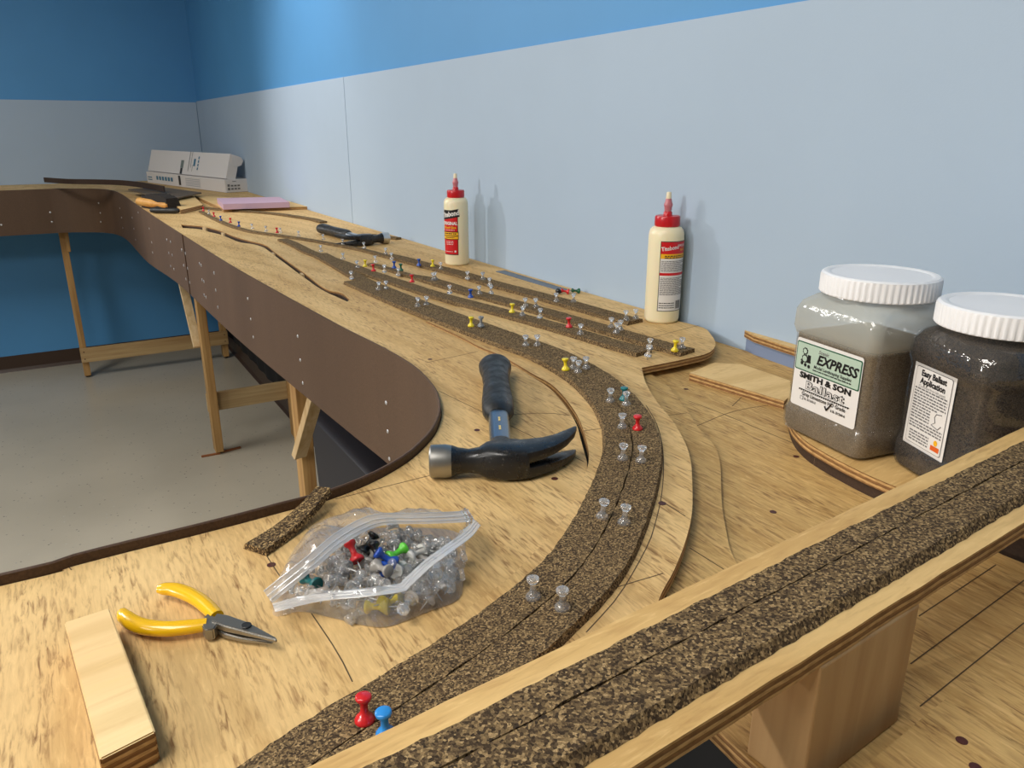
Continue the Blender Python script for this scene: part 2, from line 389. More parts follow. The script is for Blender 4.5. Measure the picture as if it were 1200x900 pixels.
def rect_bm(x0,y0,x1,y1,z=0.0,nx=1,bm=None):
    bm=bm or bmesh.new()
    for i in range(nx):
        a=x0+(x1-x0)*i/nx; b=x0+(x1-x0)*(i+1)/nx
        bm.faces.new([bm.verts.new(p) for p in ((a,y0,z),(b,y0,z),(b,y1,z),(a,y1,z))])
    return bm
def lines_bm(x0,x1,ys,h,z,seed=1,wordy=0.004,gap=0.0012,short=0.75):
    """rows of print too small to read: short bars"""
    rn=random.Random(seed); bm=bmesh.new()
    for k,y in enumerate(ys):
        x=x0; xe=x1 if (k+1)%6 else x0+(x1-x0)*short
        while x<xe:
            w=rn.uniform(0.4,1.3)*wordy; e=min(x+w,xe); rect_bm(x,y,e,y+h,z,1,bm); x=e+gap
    return bm
def xf(bm,M4): bmesh.ops.transform(bm,matrix=M4,verts=bm.verts); return bm
def wrap(bm,R,a0,c,z0):
    for v in bm.verts:
        a=a0+v.co.x/R; r=R+v.co.z; y=v.co.y
        v.co=Vector((c[0]+r*math.cos(a),c[1]+r*math.sin(a),z0+y))
    return bm

# ================================================================= ROOM
def wallbox(name,a,b,mat):
    c=[(a[i]+b[i])/2 for i in range(3)]; s=[abs(b[i]-a[i]) for i in range(3)]
    return struct(obj(name,boxbm(c,s),mat))
WT=0.12; WR=WX+0.006; WB=BY+0.006
wallbox('floor',(XL-.2,YF-.2,-0.1),(WR+WT,WB+WT,0.0),M['floor'])
wallbox('ceiling',(XL-.2,YF-.2,CEIL),(WR+WT,WB+WT,CEIL+0.1),M['ceiling'])
wallbox('wall_right',(WR,YF-.2,0),(WR+WT,WB+WT,CEIL),M['blue'])
wallbox('wall_back',(XL-.2,WB,0),(WR,WB+WT,CEIL),M['blue'])
wallbox('wall_left',(XL-.2,YF,0),(XL,WB,CEIL),M['farwall'])
wallbox('wall_front',(XL-.2,YF-.2,0),(WR,YF,CEIL),M['farwall'])
def base_bm(p0,p1,n):
    bm=bmesh.new(); p0=Vector(p0);p1=Vector(p1);n=Vector(n)
    prof=[(0,0),(0.016,0),(0.014,0.004),(0.006,0.014),(0.004,0.02),(0.004,0.098),(0.0,0.1)]
    add_loft(bm,[[p+n*a+Vector((0,0,b)) for a,b in prof] for p in (p0,p1)]); return bm
struct(obj('baseboard_back',base_bm((XL,WB,0),(WR-.02,WB,0),(0,-1,0)),M['base']))
struct(obj('baseboard_right',base_bm((WR,YF,0),(WR,WB-.02,0),(-1,0,0)),M['base']))
# backdrop panels (thin painted board standing on the deck against the walls)
PT=0.006; PTOP=0.482
def backdrop(x0,x1,y0,y1,z0,z1,label):
    o=obj('backdrop_panel',boxbm(((x0+x1)/2,(y0+y1)/2,T+(z0+z1)/2),(x1-x0,y1-y0,z1-z0),None,0.0008),M['panel'])
    return tag(o,label,'backdrop panel')
backdrop(WX,WR-.0005,2.672,BY,-0.02,PTOP,'pale blue backdrop panel on the right wall behind the white cartons')
backdrop(WX,WR-.0005,0.392,2.668,-0.02,PTOP,'pale blue backdrop panel behind the two glue bottles')
backdrop(WX,WR-.0005,-1.6,0.388,-0.02,PTOP,'pale blue backdrop panel at the right edge behind the dark ballast jar')
backdrop(-2.5,WX-0.002,BY,WB-.0005,-0.02,PTOP-0.006,'pale grey-blue backdrop panel on the back wall left of the corner')

# ================================================================= DECK
front=[(0,687),(77,666),(146,648),(215,631),(285,613),(340,598),(383,587),(427,570),(457,555),(479,541),(493,529),(509,511),(517,492),(517,478),(512,462),(500,446),(484,431),(450,409),(400,382)]
inner=[Vector((-0.9,0.66,0)),Vector((-0.45,0.63,0))]+[P(*p) for p in front]+[Vector((.378,1.6,0)),Vector((.362,2.0,0)),Vector((.35,2.6,0)),Vector((.338,3.3,0)),Vector((.332,4.0,0)),Vector((.328,4.5,0)),Vector((.305,4.78,0)),Vector((.25,4.93,0)),Vector((.16,5.01,0)),Vector((0.03,5.06,0)),Vector((-.25,5.06,0)),Vector((-2.4,5.06,0))]
inner=[(p.x,p.y) for p in spline([Vector((p.x,p.y,0)) for p in inner],5)]
# seam between inner deck and the sawn roadbed board
seam_px=[(499,378),(520,387.5),(544,399),(563,409),(585,418),(605,429),(625,441),(645,452),(660,466.5),(673,484),(679,495),(684,508),(689,527),(690,541),(687,555),(682,567),(673,590),(660,612),(648,628),(632,645),(612,666),(592,685),(560,708),(535,727),(505,750),(478,770),(446,787),(413,804),(357,835),(300,866),(255,892)]
seam=[P(*p) for p in seam_px]
seam=[(p.x,p.y) for p in spline([Vector((p.x,p.y,0)) for p in seam],3)]
e=Vector(seam[-1])-Vector(seam[-6]); e.normalize()
seam+= [tuple(Vector(seam[-1])+e*0.15),tuple(Vector(seam[-1])+e*0.6)]
slot_left_px=[(499,378.5),(520,388),(544,399.5),(563,409.6),(585,418.8),(605,430),(625,442.4),(644,455),(657,469),(669,485),(677,501),(680,513),(685,531),(688,543),(686.3,555),(681.2,567),(672,590),(659,612),(647,628),(631,645),(611,665.5),(591,684),(559,707),(534,726),(504,749),(477,769),(445,786),(412,803),(356,834),(299,865),(254,891)]
sl=[P(*p) for p in slot_left_px]; sl=[(p.x,p.y) for p in spline([Vector((p.x,p.y,0)) for p in sl],3)]
sl+=[(seam[-2][0]-.001,seam[-2][1]+.001),(seam[-1][0]-.001,seam[-1][1]+.001)]
JY=1.47
# long sawn slot near the fascia (a hole of the inner deck)
up=[(212,263.0),(233,264.7),(245,266.7),(260,271),(275,277),(292,282),(311,287),(323,296),(357,320),(381,338),(400,343),(410,351)]
lo=[(214,267.0),(233,268.6),(244,271.5),(260,275.5),(280,283.5),(296,286),(309,290),(322,299.5),(340,313),(359,327),(377,339.5),(395,348),(407,353.5)]
up3=spline([Vector((*xy(P(*p)),0)) for p in up],4); lo3=spline([Vector((*xy(P(*p)),0)) for p in lo],4)
hole=[xy(p) for p in up3]+[xy(p) for p in reversed(lo3)]
inner_poly=list(inner)+[(-2.4,BY-.003),(WX-.002,BY-.003),(WX-.002,JY)]+sl+[(seam[-1][0],-0.25),(-0.9,-0.25)]
deck=slab('plywood_deck',inner_poly,0.0,0.012,M['deck'],holes=[hole])
tag(deck,'tan plywood deck wrapping round the room with hammer and pliers lying on it','deck')
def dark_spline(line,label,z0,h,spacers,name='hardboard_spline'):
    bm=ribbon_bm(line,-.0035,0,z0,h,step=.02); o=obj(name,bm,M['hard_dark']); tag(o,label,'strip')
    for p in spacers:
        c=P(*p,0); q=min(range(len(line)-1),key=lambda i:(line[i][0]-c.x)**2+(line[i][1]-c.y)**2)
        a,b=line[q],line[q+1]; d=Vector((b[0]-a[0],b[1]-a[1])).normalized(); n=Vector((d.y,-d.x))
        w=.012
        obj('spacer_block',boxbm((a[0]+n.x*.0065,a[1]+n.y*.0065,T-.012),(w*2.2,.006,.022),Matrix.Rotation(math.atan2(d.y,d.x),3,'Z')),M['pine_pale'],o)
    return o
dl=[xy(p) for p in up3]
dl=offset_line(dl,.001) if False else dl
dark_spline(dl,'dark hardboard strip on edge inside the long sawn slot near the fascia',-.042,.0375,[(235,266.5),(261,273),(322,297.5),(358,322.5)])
def zroad(x,y): return 0.003*(1-smoothstep(1.12,JY,y))
outer_px=[(752,431),(757,449),(770,471),(788,493),(802,517),(809,538),(811,560),(811,600),(803,635),(790,668),(772,703)]
outer=[Vector((*xy(P(*p,.003)),0)) for p in outer_px]+[Vector((.285,.312,0)),Vector((.25,.281,0)),Vector((.2,.249,0)),Vector((.14,.222,0)),Vector((.05,.2,0)),Vector((-.08,.17,0)),Vector((-.5,.1,0))]
outer=[xy(p) for p in spline(outer,4)]
yard=[xy(P(*p,.003)) for p in [(812,372),(824,384),(833,392),(838,400),(837,408),(829,414),(815,418),(790,423.5),(762,429)]]
yard[0]=(WX-.012,yard[0][1])
road_poly=[(WX-.002,JY),(WX-.002,1.05),(WX-.004,0.99)]+[xy(p) for p in spline([Vector((*p,0)) for p in yard],3)]+outer+[(seam[-1][0],seam[-1][1]-.02)]+list(reversed(seam))
road=slab('roadbed_board',road_poly,0.0,0.0095,M['deck'],zf=zroad)
tag(road,'sawn plywood board curving under the cork, its rounded corner by the nearer glue bottle','roadbed board')
LZ=-0.0155
low_poly=[(WX-.002,1.2),(.72,1.12),(.62,.95),(.57,.8),(.50,.64),(.42,.50),(.335,.385),(.292,.30),(.288,.236),(.288,.19),(.288,-.25),(WX-.002,-.25)]
jh=[xy(P(*p,LZ)) for p in [(925,498),(932,513),(945,534),(962,549),(990,564),(1030,579)]]
jhole=[(.78,.56),(.72,.56)]+jh+[(.640,.33),(.634,.275),(.637,.24),(.655,.17),(.69,.10),(.8,.1),(.8,.4)]
low=slab('lower_plywood_deck',low_poly,LZ,0.012,M['deck_low'],holes=[jhole])
tag(low,'lower plywood deck with ruled pencil lines between the curved track and the ballast jars','deck')
mid_px=[(752,433),(768,442),(785,455),(805,480),(817,500),(831,515),(840,528),(844,545),(845,570),(846,592),(848,606),(855,642),(864,662)]
midp=[xy(p) for p in spline([Vector((*xy(P(*p,-.011)),0)) for p in mid_px],4)]
mid_poly=midp+[(.40,.34),(.36,.335),(.345,.36),(.43,.49),(.50,.62),(.57,.8),(.62,.9),(.70,.87)]
midb=slab('spacer_board',mid_poly,-.0105,.0048,M['deck_low'])
tag(midb,'thin plywood layer showing as a step outside the curved roadbed board','board')
# pencil lines and sunk screws, parts of their boards
def pencil(parent,lines,z,w=0.0007,zf=None):
    for ln in lines:
        bm=bmesh.new()
        pts=spline([Vector((*xy(P(*p,z)),0)) for p in ln],6) if len(ln)>2 else [Vector((*xy(P(*p,z)),0)) for p in ln]
        ribbon_bm([xy(p) for p in pts],-w/2,w/2,z+0.00005,0.00015,step=0.02,zf=None,bm=bm)
        obj('pencil_line',bm,M['pencil'],parent)
pencil(deck,[[(514,458),(684,541)],[(365,719),(395,764),(413,799)],[(393,585),(517,554)],[(305,640),(318,660),(331,680)],[(80,664),(84,668)],[(340,607),(352,598)],[(500,425),(560,412)],[(668,487),(640,484),(600,486)]],0.0,0.0008)
pencil(road,[[(444,792),(457,810)],[(479,771),(544,749)],[(757,475),(770,498),(777,530),(776,575),(766,620),(755,647),(725,698),(687,741)],[(710,692),(777,672)],[(775,587),(803,605)],[(695,547),(710,554)],[(757,397),(820,381)],[(752,390),(762,398)],[(683,505),(707,502)]],0.003,0.0008)
pencil(low,[[(807,470),(852,487),(935,522)],[(817,499),(860,482),(912,473)],[(1077,722),(1167,662)],[(1067,778),(1200,680)],[(1078,828),(1200,730)],[(858,476),(880,455)]],LZ,0.0008)
pencil(midb,[[(808,642),(848,667)],[(766,489),(805,484)]],-.0105,0.0008)
def sunk(parent,pts,z,r=0.0038):
    for p in pts:
        c=P(*p,z); bm=bmesh.new()
        add_lathe(bm,[(r,0.00002),(r,0.00025),(r*0.8,0.0003),(r*0.45,0.00012),(0,0.0001)],14,c)
        obj('screw',bm,M['screwred'],parent,30)
sunk(deck,[(318,662),(650,561),(559,504),(504,421)],0.0,.0034)
sunk(road,[(776,590),(721,393)],0.003,.0036)
sunk(low,[(933,535),(906,600),(843,398),(804,456)],LZ,.0032)
# jar shelf: raised board with a hardboard riser underneath
jz=0.007
arc=[(.745,.595),(.708,.566),(.670,.526),(.648,.490),(.638,.456),(.631,.417),(.629,.385),(.631,.35),(.64,.30),(.665,.24),(.70,.19)]
arcs=[xy(p) for p in spline([Vector((*p,0)) for p in arc],5)]
js=slab('raised_track_board',arcs+[(.90,.17),(.90,.585)],jz,.010,M['ply_bridge'])
tag(js,'raised plywood board with curved layered edge carrying the two ballast jars','board')
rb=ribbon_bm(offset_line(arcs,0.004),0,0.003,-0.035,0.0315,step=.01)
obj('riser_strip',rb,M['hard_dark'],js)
cc=P(965,538,-.005)
obj('spacer_block',boxbm((cc.x+.004,cc.y+.004,T-.0162),(.006,.014,.036),Matrix.Rotation(0.35,3,'Z')),M['pine_pale'],js)
# wall strip
st=[(.913,.83),(.905,.80),(.899,.74),(.895,.66),(.895,.62)]
sb=slab('plywood_strip',[(.9165,.83)]+st[1:]+[(.9165,.62)],.0165,.011,M['ply_clean'])
tag(sb,'narrow plywood strip raised against the wall left of the grey ballast jar','board')
rr=slab('riser_strip',[(.9165,.825),(.909,.80),(.904,.74),(.9,.66),(.9,.62),(.9165,.62)],.0055,.0209,plain('grey_blue_riser',srgb(120,136,166),.6),sb)
rr['label']='grey-blue riser under the strip'
# plywood offcut
off=[xy(P(*p,-.004)) for p in [(808,437),(837,425),(870,427),(926,446),(927,463),(919,470)]]
o=slab('plywood_offcut',off,-.004,.0113,M['ply_clean']); tag(o,'splintered plywood offcut lying flat beside the grey ballast jar','offcut')
# board lower right
ov=[xy(P(*p,-.003)) for p in [(1108,819),(1200,886)]]
v=Vector(ov[1])-Vector(ov[0]); v=v.normalized()*0.3; pl=P(1008,902,-.003); w=(Vector((pl.x,pl.y))-Vector(ov[0])); w=w*2.2
q=Vector(ov[0]); o=slab('plywood_scrap_board',[xy(q),xy(q+v),xy(q+v+w),xy(q+w)],-.003,.0122,M['deck_low'])
tag(o,'plywood board at bottom right corner with a sunk screw, beside the support post','board')
sunk(o,[(1127,868),(1143,899)],-.003,.0032)

# ================================================================= FASCIA
fz=lambda x,y: -0.19 if y<2.6 else -0.19-0.05*smoothstep(2.7,3.9,y)
def ftop(x,y):
    return 0.009-0.008*smoothstep(0.75,1.3,y)
# path kept 0.6 mm off the deck edge toward the aisle
fp_all=resample(inner,0.02)
def fascia(pts,label,group=None):
    a=offset_line(pts,0.0008); b=offset_line(pts,0.0045)
    bm=bmesh.new(); rings=[]
    for i,p in enumerate(pts):
        zb=T+fz(*p); zt=T+ftop(*p)
        rings.append([Vector((a[i][0],a[i][1],zb)),Vector((a[i][0],a[i][1],zt-.001)),Vector((a[i][0]*.7+b[i][0]*.3,a[i][1]*.7+b[i][1]*.3,zt)),Vector((b[i][0],b[i][1],zt-.0008)),Vector((b[i][0],b[i][1],zb))])
    add_loft(bm,rings)
    for f in bm.faces:
        cen=f.calc_center_median()
        k=min(range(len(pts)),key=lambda i:(pts[i][0]-cen.x)**2+(pts[i][1]-cen.y)**2)
        da=(Vector(a[k])-Vector((cen.x,cen.y))).length; db=(Vector(b[k])-Vector((cen.x,cen.y))).length
        if abs(f.normal.z)<.5 and da<db: f.material_index=1
    o=obj('fascia_panel',bm,[M['hard'],M['hard_edge']],None,40)
    return tag(o,label,'fascia',group),b
ylist=[i for i,p in enumerate(fp_all)]
def split_at(cond):
    for i,p in enumerate(fp_all):
        if cond(p): return i
i1=split_at(lambda p:p[1]>2.62); i2=split_at(lambda p:p[1]>5.058)
f1,b1=fascia(fp_all[:i1],'brown hardboard fascia bent round the rounded inside corner below the hammer')
f2,b2=fascia(fp_all[i1:],'brown hardboard fascia beyond the upright seam, bent round the far corner to the back wall')
def screw_at(px,py):
    o0=Vector((0,0,T+CAMH)); d=_ray(px,py); best=None
    for fo,b in ((f1,b1),(f2,b2)):
        for p,q in zip(b,b[1:]):
            # 2D intersection of ray and segment
            ex,ey=q[0]-p[0],q[1]-p[1]; den=d.x*ey-d.y*ex
            if abs(den)<1e-12: continue
            t=(p[0]*ey-p[1]*ex)/den; s=(p[0]*d.y-p[1]*d.x)/den
            if t>0 and -0.001<=s<=1.001:
                z=o0.z+d.z*t
                if T-.26<z<T+.01 and (best is None or t<best[0]):
                    n=Vector((-ey,ex,0)).normalized(); best=(t,Vector((d.x*t,d.y*t,z)),n,fo)
    if not best: return
    t,pt,n,fo=best
    q=n.to_track_quat('Z','Y').to_matrix().to_4x4(); bm=bmesh.new()
    r=0.0034 if pt.y<2 else 0.0048
    add_lathe(bm,[(r,-.0004),(r,.0004),(r*.7,.0012),(r*.35,.0014),(r*.3,.0008),(0,.0008)],10,(0,0,0),0,q)
    for v in bm.verts: v.co+=pt
    obj('screw',bm,M['zinc'],fo,35)
for p in [(59,249),(61,260),(1.5,263.5),(115.5,238),(117.5,249.5),(118,260),(140.5,244),(142.5,255),(144,267),(162,249),(155,255),(157,268),(159,281),(175,268),(178,284),(179,296),(195.5,281),(200,283.5),(198,296.5),(202,299),(200,312),(204,315.5),(213,293),(217.5,297),(215.5,311),(220,314.5),(218,327),(222.5,331),(234,309),(236,311),(237,328),(239,330),(239.5,346),(241.5,348.5),(251,320),(253,340),(255.5,360),(290.5,350),(294,374),(297,395),(349,394),(352,422),(355,449),(452.5,472),(454.5,505.5),(456.4,537.7)]: screw_at(*p)

# ================================================================= TRESTLES
def leg_frame(y,xs,label,zr,zt=-0.2,foot=True,brace=None,brace_mat=None,front_rail=True):
    t=thing('leg_frame',label,'leg frame',((xs[0]+xs[1])/2,y,0))
    w,d=0.036,0.062
    for x in xs:
        bm=boxbm((x,y,(0.012+T-0.014)/2),(w,d,T-0.014-0.012),None,0.002); lg=obj('leg',bm,M['pine_leg'],t)
        bm=bmesh.new(); add_lathe(bm,[(.012,0.0),(.014,.003),(.012,.012)],14,(x,y,0)); obj('levelling_foot',bm,M['rubber'],lg,30)
    x0,x1=(xs[0]-.02,xs[1]+.02)
    yy=y-d/2-.0105 if front_rail else y+d/2+.0105
    o=obj('stretcher',boxbm(((x0+x1)/2,yy,zr),(x1-x0,.019,.088),None,.0015),M['pine_leg_dark'],t)
    for sx in (x0+.02,x1-.02):
        for dz in (-.022,.022):
            bm=bmesh.new(); add_lathe(bm,[(.004,-.001),(.004,.0006),(.001,.0004)],10,(0,0,0),0,Matrix.Rotation(PI/2,4,'X'))
            for v in bm.verts: v.co+=Vector((sx,yy-.0098,zr+dz))
            obj('screw',bm,M['screwred'],o)
    for zc in (T-.058,):
        obj('cross_rail',boxbm(((x0+x1)/2,y+d/2+.0105,zc),(x1-x0,.019,.088),None,.0015),M['pine_leg_dark'],t)
    if brace:
        a,b=Vector(brace[0]),Vector(brace[1]); dd=(b-a); q=dd.to_track_quat('Z','Y').to_matrix()
        obj('diagonal_brace',boxbm((a+b)/2,(.036,.02,dd.length),q,.0015),brace_mat or M['pine_pale'],t)
    return t
leg_frame(5.2,(.036,.85),'pine leg frame under the far corner, with low stretcher near the blue back wall',1.13-.985,brace=((.062,5.155,T-.07),(.054,5.155,T-.36)),brace_mat=M['pine_leg'])
leg_frame(3.57,(.502,.868),'pine leg frame in the middle of the long side, a thin stick at its foot',.24,front_rail=False,brace=((.46,3.95,T-.05),(.475,3.605,T-.62)))
leg_frame(1.98,(.50,.87),'pine leg frame nearest the front, with a bolted diagonal brace',.24,brace=((.535,1.66,T-.05),(.472,1.935,T-.52)))
for (a,b,lab) in (((236,535),(258,531),'thin brown stick on the floor left of the middle leg'),((261,529.5),(282,524),'thin brown stick on the floor right of the middle leg')):
    p,q=P(*a,-T+.004),P(*b,-T+.004); d=q-p
    o=obj('floor_stick',boxbm((p+q)/2,(d.length,.012,.008),Matrix.Rotation(math.atan2(d.y,d.x),3,'Z'),.001),pine('stick',(160,104,66),(120,74,46),'X',40)); tag(o,lab,'stick')
# dark tote added to keep the space under the deck near black
t=thing('dark_fill_tote','dark tote added to fill the near-black space beneath the deck behind the nearest leg','tote',(.805,2.4,0))
bm=bmesh.new()
def rr_ring(cx,cy,hx,hy,r,z,n=5,rot=0):
    out=[]
    for (sx,sy,a0) in ((1,1,0),(-1,1,PI/2),(-1,-1,PI),(1,-1,3*PI/2)):
        for k in range(n+1):
            a=a0+PI/2*k/n; x=sx*(hx-r)+r*math.cos(a); y=sy*(hy-r)+r*math.sin(a)
            out.append(Vector((cx+x*math.cos(rot)-y*math.sin(rot),cy+x*math.sin(rot)+y*math.cos(rot),z)))
    return out
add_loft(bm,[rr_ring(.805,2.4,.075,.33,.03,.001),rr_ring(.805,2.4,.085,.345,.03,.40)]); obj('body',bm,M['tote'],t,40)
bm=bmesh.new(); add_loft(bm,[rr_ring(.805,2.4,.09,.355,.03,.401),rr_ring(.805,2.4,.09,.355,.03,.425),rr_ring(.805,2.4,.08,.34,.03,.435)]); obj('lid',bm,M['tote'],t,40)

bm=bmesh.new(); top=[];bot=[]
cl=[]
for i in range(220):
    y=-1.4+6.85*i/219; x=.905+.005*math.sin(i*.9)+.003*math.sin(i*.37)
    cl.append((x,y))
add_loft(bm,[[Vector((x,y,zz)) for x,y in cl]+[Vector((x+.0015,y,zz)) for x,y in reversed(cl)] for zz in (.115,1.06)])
tag(obj('shade_sheet',bm,plain('shade_black',srgb(20,20,22),.9),None,60),'black cloth added to stand for shade along the wall beneath the deck','sheet')  # black layer added over the wall under the deck to imitate deep shade
# ================================================================= CORK TRACK BED
def cork_strip(pts_px,l,r,label,bl=0.0,br=0.0,th=0.0062,z=0.0,group=None,mat=None,jit=0.0006,world=False,extra=()):
    pts=[Vector((*xy(P(*p,z+th)),0)) for p in pts_px] if not world else [Vector((p[0],p[1],0)) for p in pts_px]
    pts=pts+[Vector((*p,0)) for p in extra]
    c=spline(pts,8); bl*=.45; br*=.45
    bm=ribbon_bm([xy(p) for p in c],l,r,z,th,bl,br,0.006,jit,zf=zroad)
    o=obj('cork_roadbed',bm,mat or M['cork']); return tag(o,label,'cork strip',group)
seamT4=[(-.32,.235),(-.16,.26),(-.02,.292),(.05,.314),(.086,.327),(.157,.347),(.225,.370),(.291,.401),(.345,.439),(.409,.495),(.465,.551),(.494,.588),(.52,.628),(.549,.687),(.575,.766),(.587,.841),(.590,.916),(.580,1.01),(.564,1.213),(.554,1.453),(.550,1.60)]
cork_strip(seamT4,0.0007,0.029,'inner half of the long curved cork, its square end near the yard middle',br=.004,world=True)
far=[(x,y) for x,y in seamT4]+[(P(*q).x-.0145,P(*q).y) for q in [(390,310),(374,301.5),(360,296),(345,288),(331,282)]]
cork_strip(far,-0.029,-0.0004,'outer half of the long curved cork, running past the fork to a thin tip',bl=.004,world=True)
t3=[(755,413.5),(740,409.5),(700,398),(660,386),(620,375),(580,364),(540,353),(500,341),(465,329.5),(430,318),(405,309),(388,303),(376,297)]
cork_strip(t3,-.0165,.0165,'middle cork strip of the yard, starting at the fork and crowded with pins',bl=.003,br=.003)
t2=[(806,413),(780,406.5),(740,395),(700,383.5),(660,372),(620,360.5),(580,349.5),(540,338),(500,326),(470,317),(452,311.5),(437,308)]
cork_strip(t2,.001,.0165,'outer narrow half of the yard cork strip that ends under the yellow pin',br=.003)
cork_strip(t2[:9]+[(466,321)],-.0165,.0005,'inner narrow half of the cork strip that touches the pin-crowded middle strip',bl=.002)
t1=[(744,377.5),(720,371.5),(700,366),(660,354.5),(620,343),(600,337.5),(570,329),(540,320),(500,310),(470,302),(452,297.5),(427,291),(400,286),(375,281.5),(350,277.5),(325,274),(300,270.5),(285,267),(270,262),(255,255.5),(246,251),(238,247)]
cork_strip(t1,.0006,.017,'narrow cork strip nearest the wall, curving back to a red pin at its far tip',br=.003)
cork_strip(t1[:9]+[(470,302),(454,298.5)],-.019,-.0002,'short narrow cork strip laid along the near side of the one closest to the wall',bl=.003)
cork_strip([(379,259.5),(365,256),(340,252),(315,249),(290,247),(260,245),(225,241.5)],-.014,.014,'loose thin cork strip lying past the pink foam')
cork_strip([(467,278.5),(450,276.5),(434,274.5)],-.012,.012,'short loose cork piece poking out behind the far hammer')
# crumpled scrap by the fascia edge
bm=bmesh.new(); sp=[P(299,643,.004),P(322,628,.0045),P(345,610,.007),P(363,592,.012),P(379,573,.016)]
pts=spline(sp,6); rings=[]
for i,p in enumerate(pts):
    tt=(pts[min(i+1,len(pts)-1)]-pts[max(i-1,0)]).normalized(); s=tt.cross(Vector((0,0,1))).normalized(); n=s.cross(tt).normalized()
    k=i/(len(pts)-1); w=.0105*(1-k)+.0062*k
    j=lambda: random.uniform(-.0005,.0005)
    rings.append([p-s*(w+.003)-n*.0035+Vector((j(),j(),0)),p-s*w+n*.002,p+s*w+n*.002+Vector((j(),j(),j())),p+s*(w+.0015)-n*.0035])
add_loft(bm,rings); tag(obj('cork_scrap',bm,M['cork_old']),'small crumbly cork scrap leaning on the fascia edge above the plastic bag','cork scrap')

# ================================================================= BRIDGE
BZ=0.078
near=lambda x:0.1705+0.085*x
bm_poly=[(-.42,near(-.42)),(.9,near(.9)),(.9,near(.9)+.075),(-.42,near(-.42)+.075)]
den=[]
for i in range(60):
    x=-.42+1.32*i/59; den.append((x,near(x)+random.uniform(-.0004,.0004)))
den2=[(x,near(x)+.0752+random.uniform(-.0004,.0004)) for x,_ in reversed(den)]
bridge=thing('track_bridge','raised plywood track bridge crossing the lower right foreground on a post','bridge',(.34,.2,T+LZ))
slab('plywood_strip',den+den2,BZ,.0115,M['ply_bridge'],bridge)
def bx(px,py,z=.0835): p=P(px,py,z); return p.y-near(p.x)
cf=(bx(900,662)+bx(1200,519))/2; cs=(bx(932,682)+bx(1200,540))/2; cn=(bx(1107,630)+bx(1200,577))/2
bp=[(x,near(x)) for x in (-.42,-.2,0,.2,.4,.6,.9)]
print('bridge cork offsets',cf,cs,cn)
def bc(l,r,bl,br,label):
    bm=ribbon_bm(bp,l,r,BZ+.0002,.0055,bl,br,.006,.0006)
    o=obj('cork_roadbed',bm,M['cork_big']); tag(o,label,'cork strip')
bc(cs+.0006,cf,0,.003,'cork strip on the raised bridge, half farther from the camera')
bc(cn,cs-.0004,.004,0,'cork strip on the raised bridge, half nearer the camera with a slanted edge')
ph=BZ-.0115-.0004-LZ
pb=boxbm((.3375,.2165,T+LZ+.0002+ph/2),(.0935,.036,ph),Matrix.Rotation(.085,3,'Z'),.0012)
po=obj('support_post',pb,M['pine_post'],bridge)
pb2=boxbm((-.3,.19,T+.0002+(BZ-.012)/2),(.089,.036,BZ-.012),Matrix.Rotation(.085,3,'Z'),.0012); obj('support_post',pb2,M['pine_post'],bridge)
pb3=boxbm((.8,.278,T+LZ+.0002+ph/2+.014),(.089,.036,ph-.028),Matrix.Rotation(.085,3,'Z'),.0012); obj('support_post',pb3,M['pine_post'],bridge)

# ================================================================= PUSH PINS
def pin_body(bm):
    add_lathe(bm,[(.0052,0),(.0058,.0008),(.0055,.0024),(.0042,.0042),(.0026,.0058),(.0022,.0075),(.0022,.0105),(.0028,.0125),(.0042,.0140),(.0046,.0150),(.0045,.0163),(.0038,.0168),(0,.0168)],18)
def pin_needle(bm): add_lathe(bm,[(.00015,-.0075),(.0005,-.006),(.0005,.0005)],8)
PROTO={}
def make_pin(col,label,group=None):
    if col not in PROTO:
        t=thing('push_pin',label,'push pin'); 
        if 'body' not in PROTO:
            bm=bmesh.new(); pin_body(bm); h=obj('handle',bm,PM[col],t,50); bm=bmesh.new(); pin_needle(bm); n=obj('needle',bm,M['steel'],t,50)
            PROTO['body']=(h.data,n.data)
        else:
            me=PROTO['body'][0].copy(); me.materials[0]=PM[col]
            h=bpy.data.objects.new('handle',me); C.objects.link(h); h.parent=t
            n=bpy.data.objects.new('needle',PROTO['body'][1]); C.objects.link(n); n.parent=t
        PROTO[col]=(t,h,n); 
        if group: t['group']=group
        return t
    t0,h0,n0=PROTO[col]; t=t0.copy(); C.objects.link(t)
    for c in (h0,n0):
        d=c.copy(); C.objects.link(d); d.parent=t
    if 'group' in t.keys(): del t['group']
    return tag(t,label,'push pin',group)
def stand_pin(px,py,col,label,group=None,z=.0062,sink=.0005,tilt=(0,0)):
    p=P(px,py,z); p=P(px,py,z+zroad(p.x,p.y)); 
    t=make_pin(col,label,group)
    # the given pixel is the front foot of the pin: step back one radius
    d=Vector((p.x,p.y,0)).normalized()*.0042
    t.location=(p.x+d.x,p.y+d.y,p.z-sink); t.rotation_euler=(tilt[0]+random.uniform(-.08,.08),tilt[1]+random.uniform(-.08,.08),random.uniform(0,6))
    return t
G_T1='clear pins in the cork nearest the wall'; L_T1='clear push pin standing in the cork strip nearest the wall'
G_Y='clear pins in the two middle yard strips'; L_Y='clear push pin standing in the touching pair of cork strips mid-yard'
G_T4='clear pins in the far stretch of the long curved cork'; L_T4='clear push pin in the long curved cork, beyond the hammer grip'
G_C='clear pins round the bend'; L_C='clear push pin in the bend of the curved cork beside the hammer'
for p in [(245,251),(296,268),(312,271),(329,273),(350,277),(379,281),(402,287),(427,291),(452,298),(459,304),(516.5,316),(548,327),(566,328),(574,335),(652,354),(672,354.5),(734,375.5),(745,374)]:
    stand_pin(*p,'clear',L_T1,G_T1)
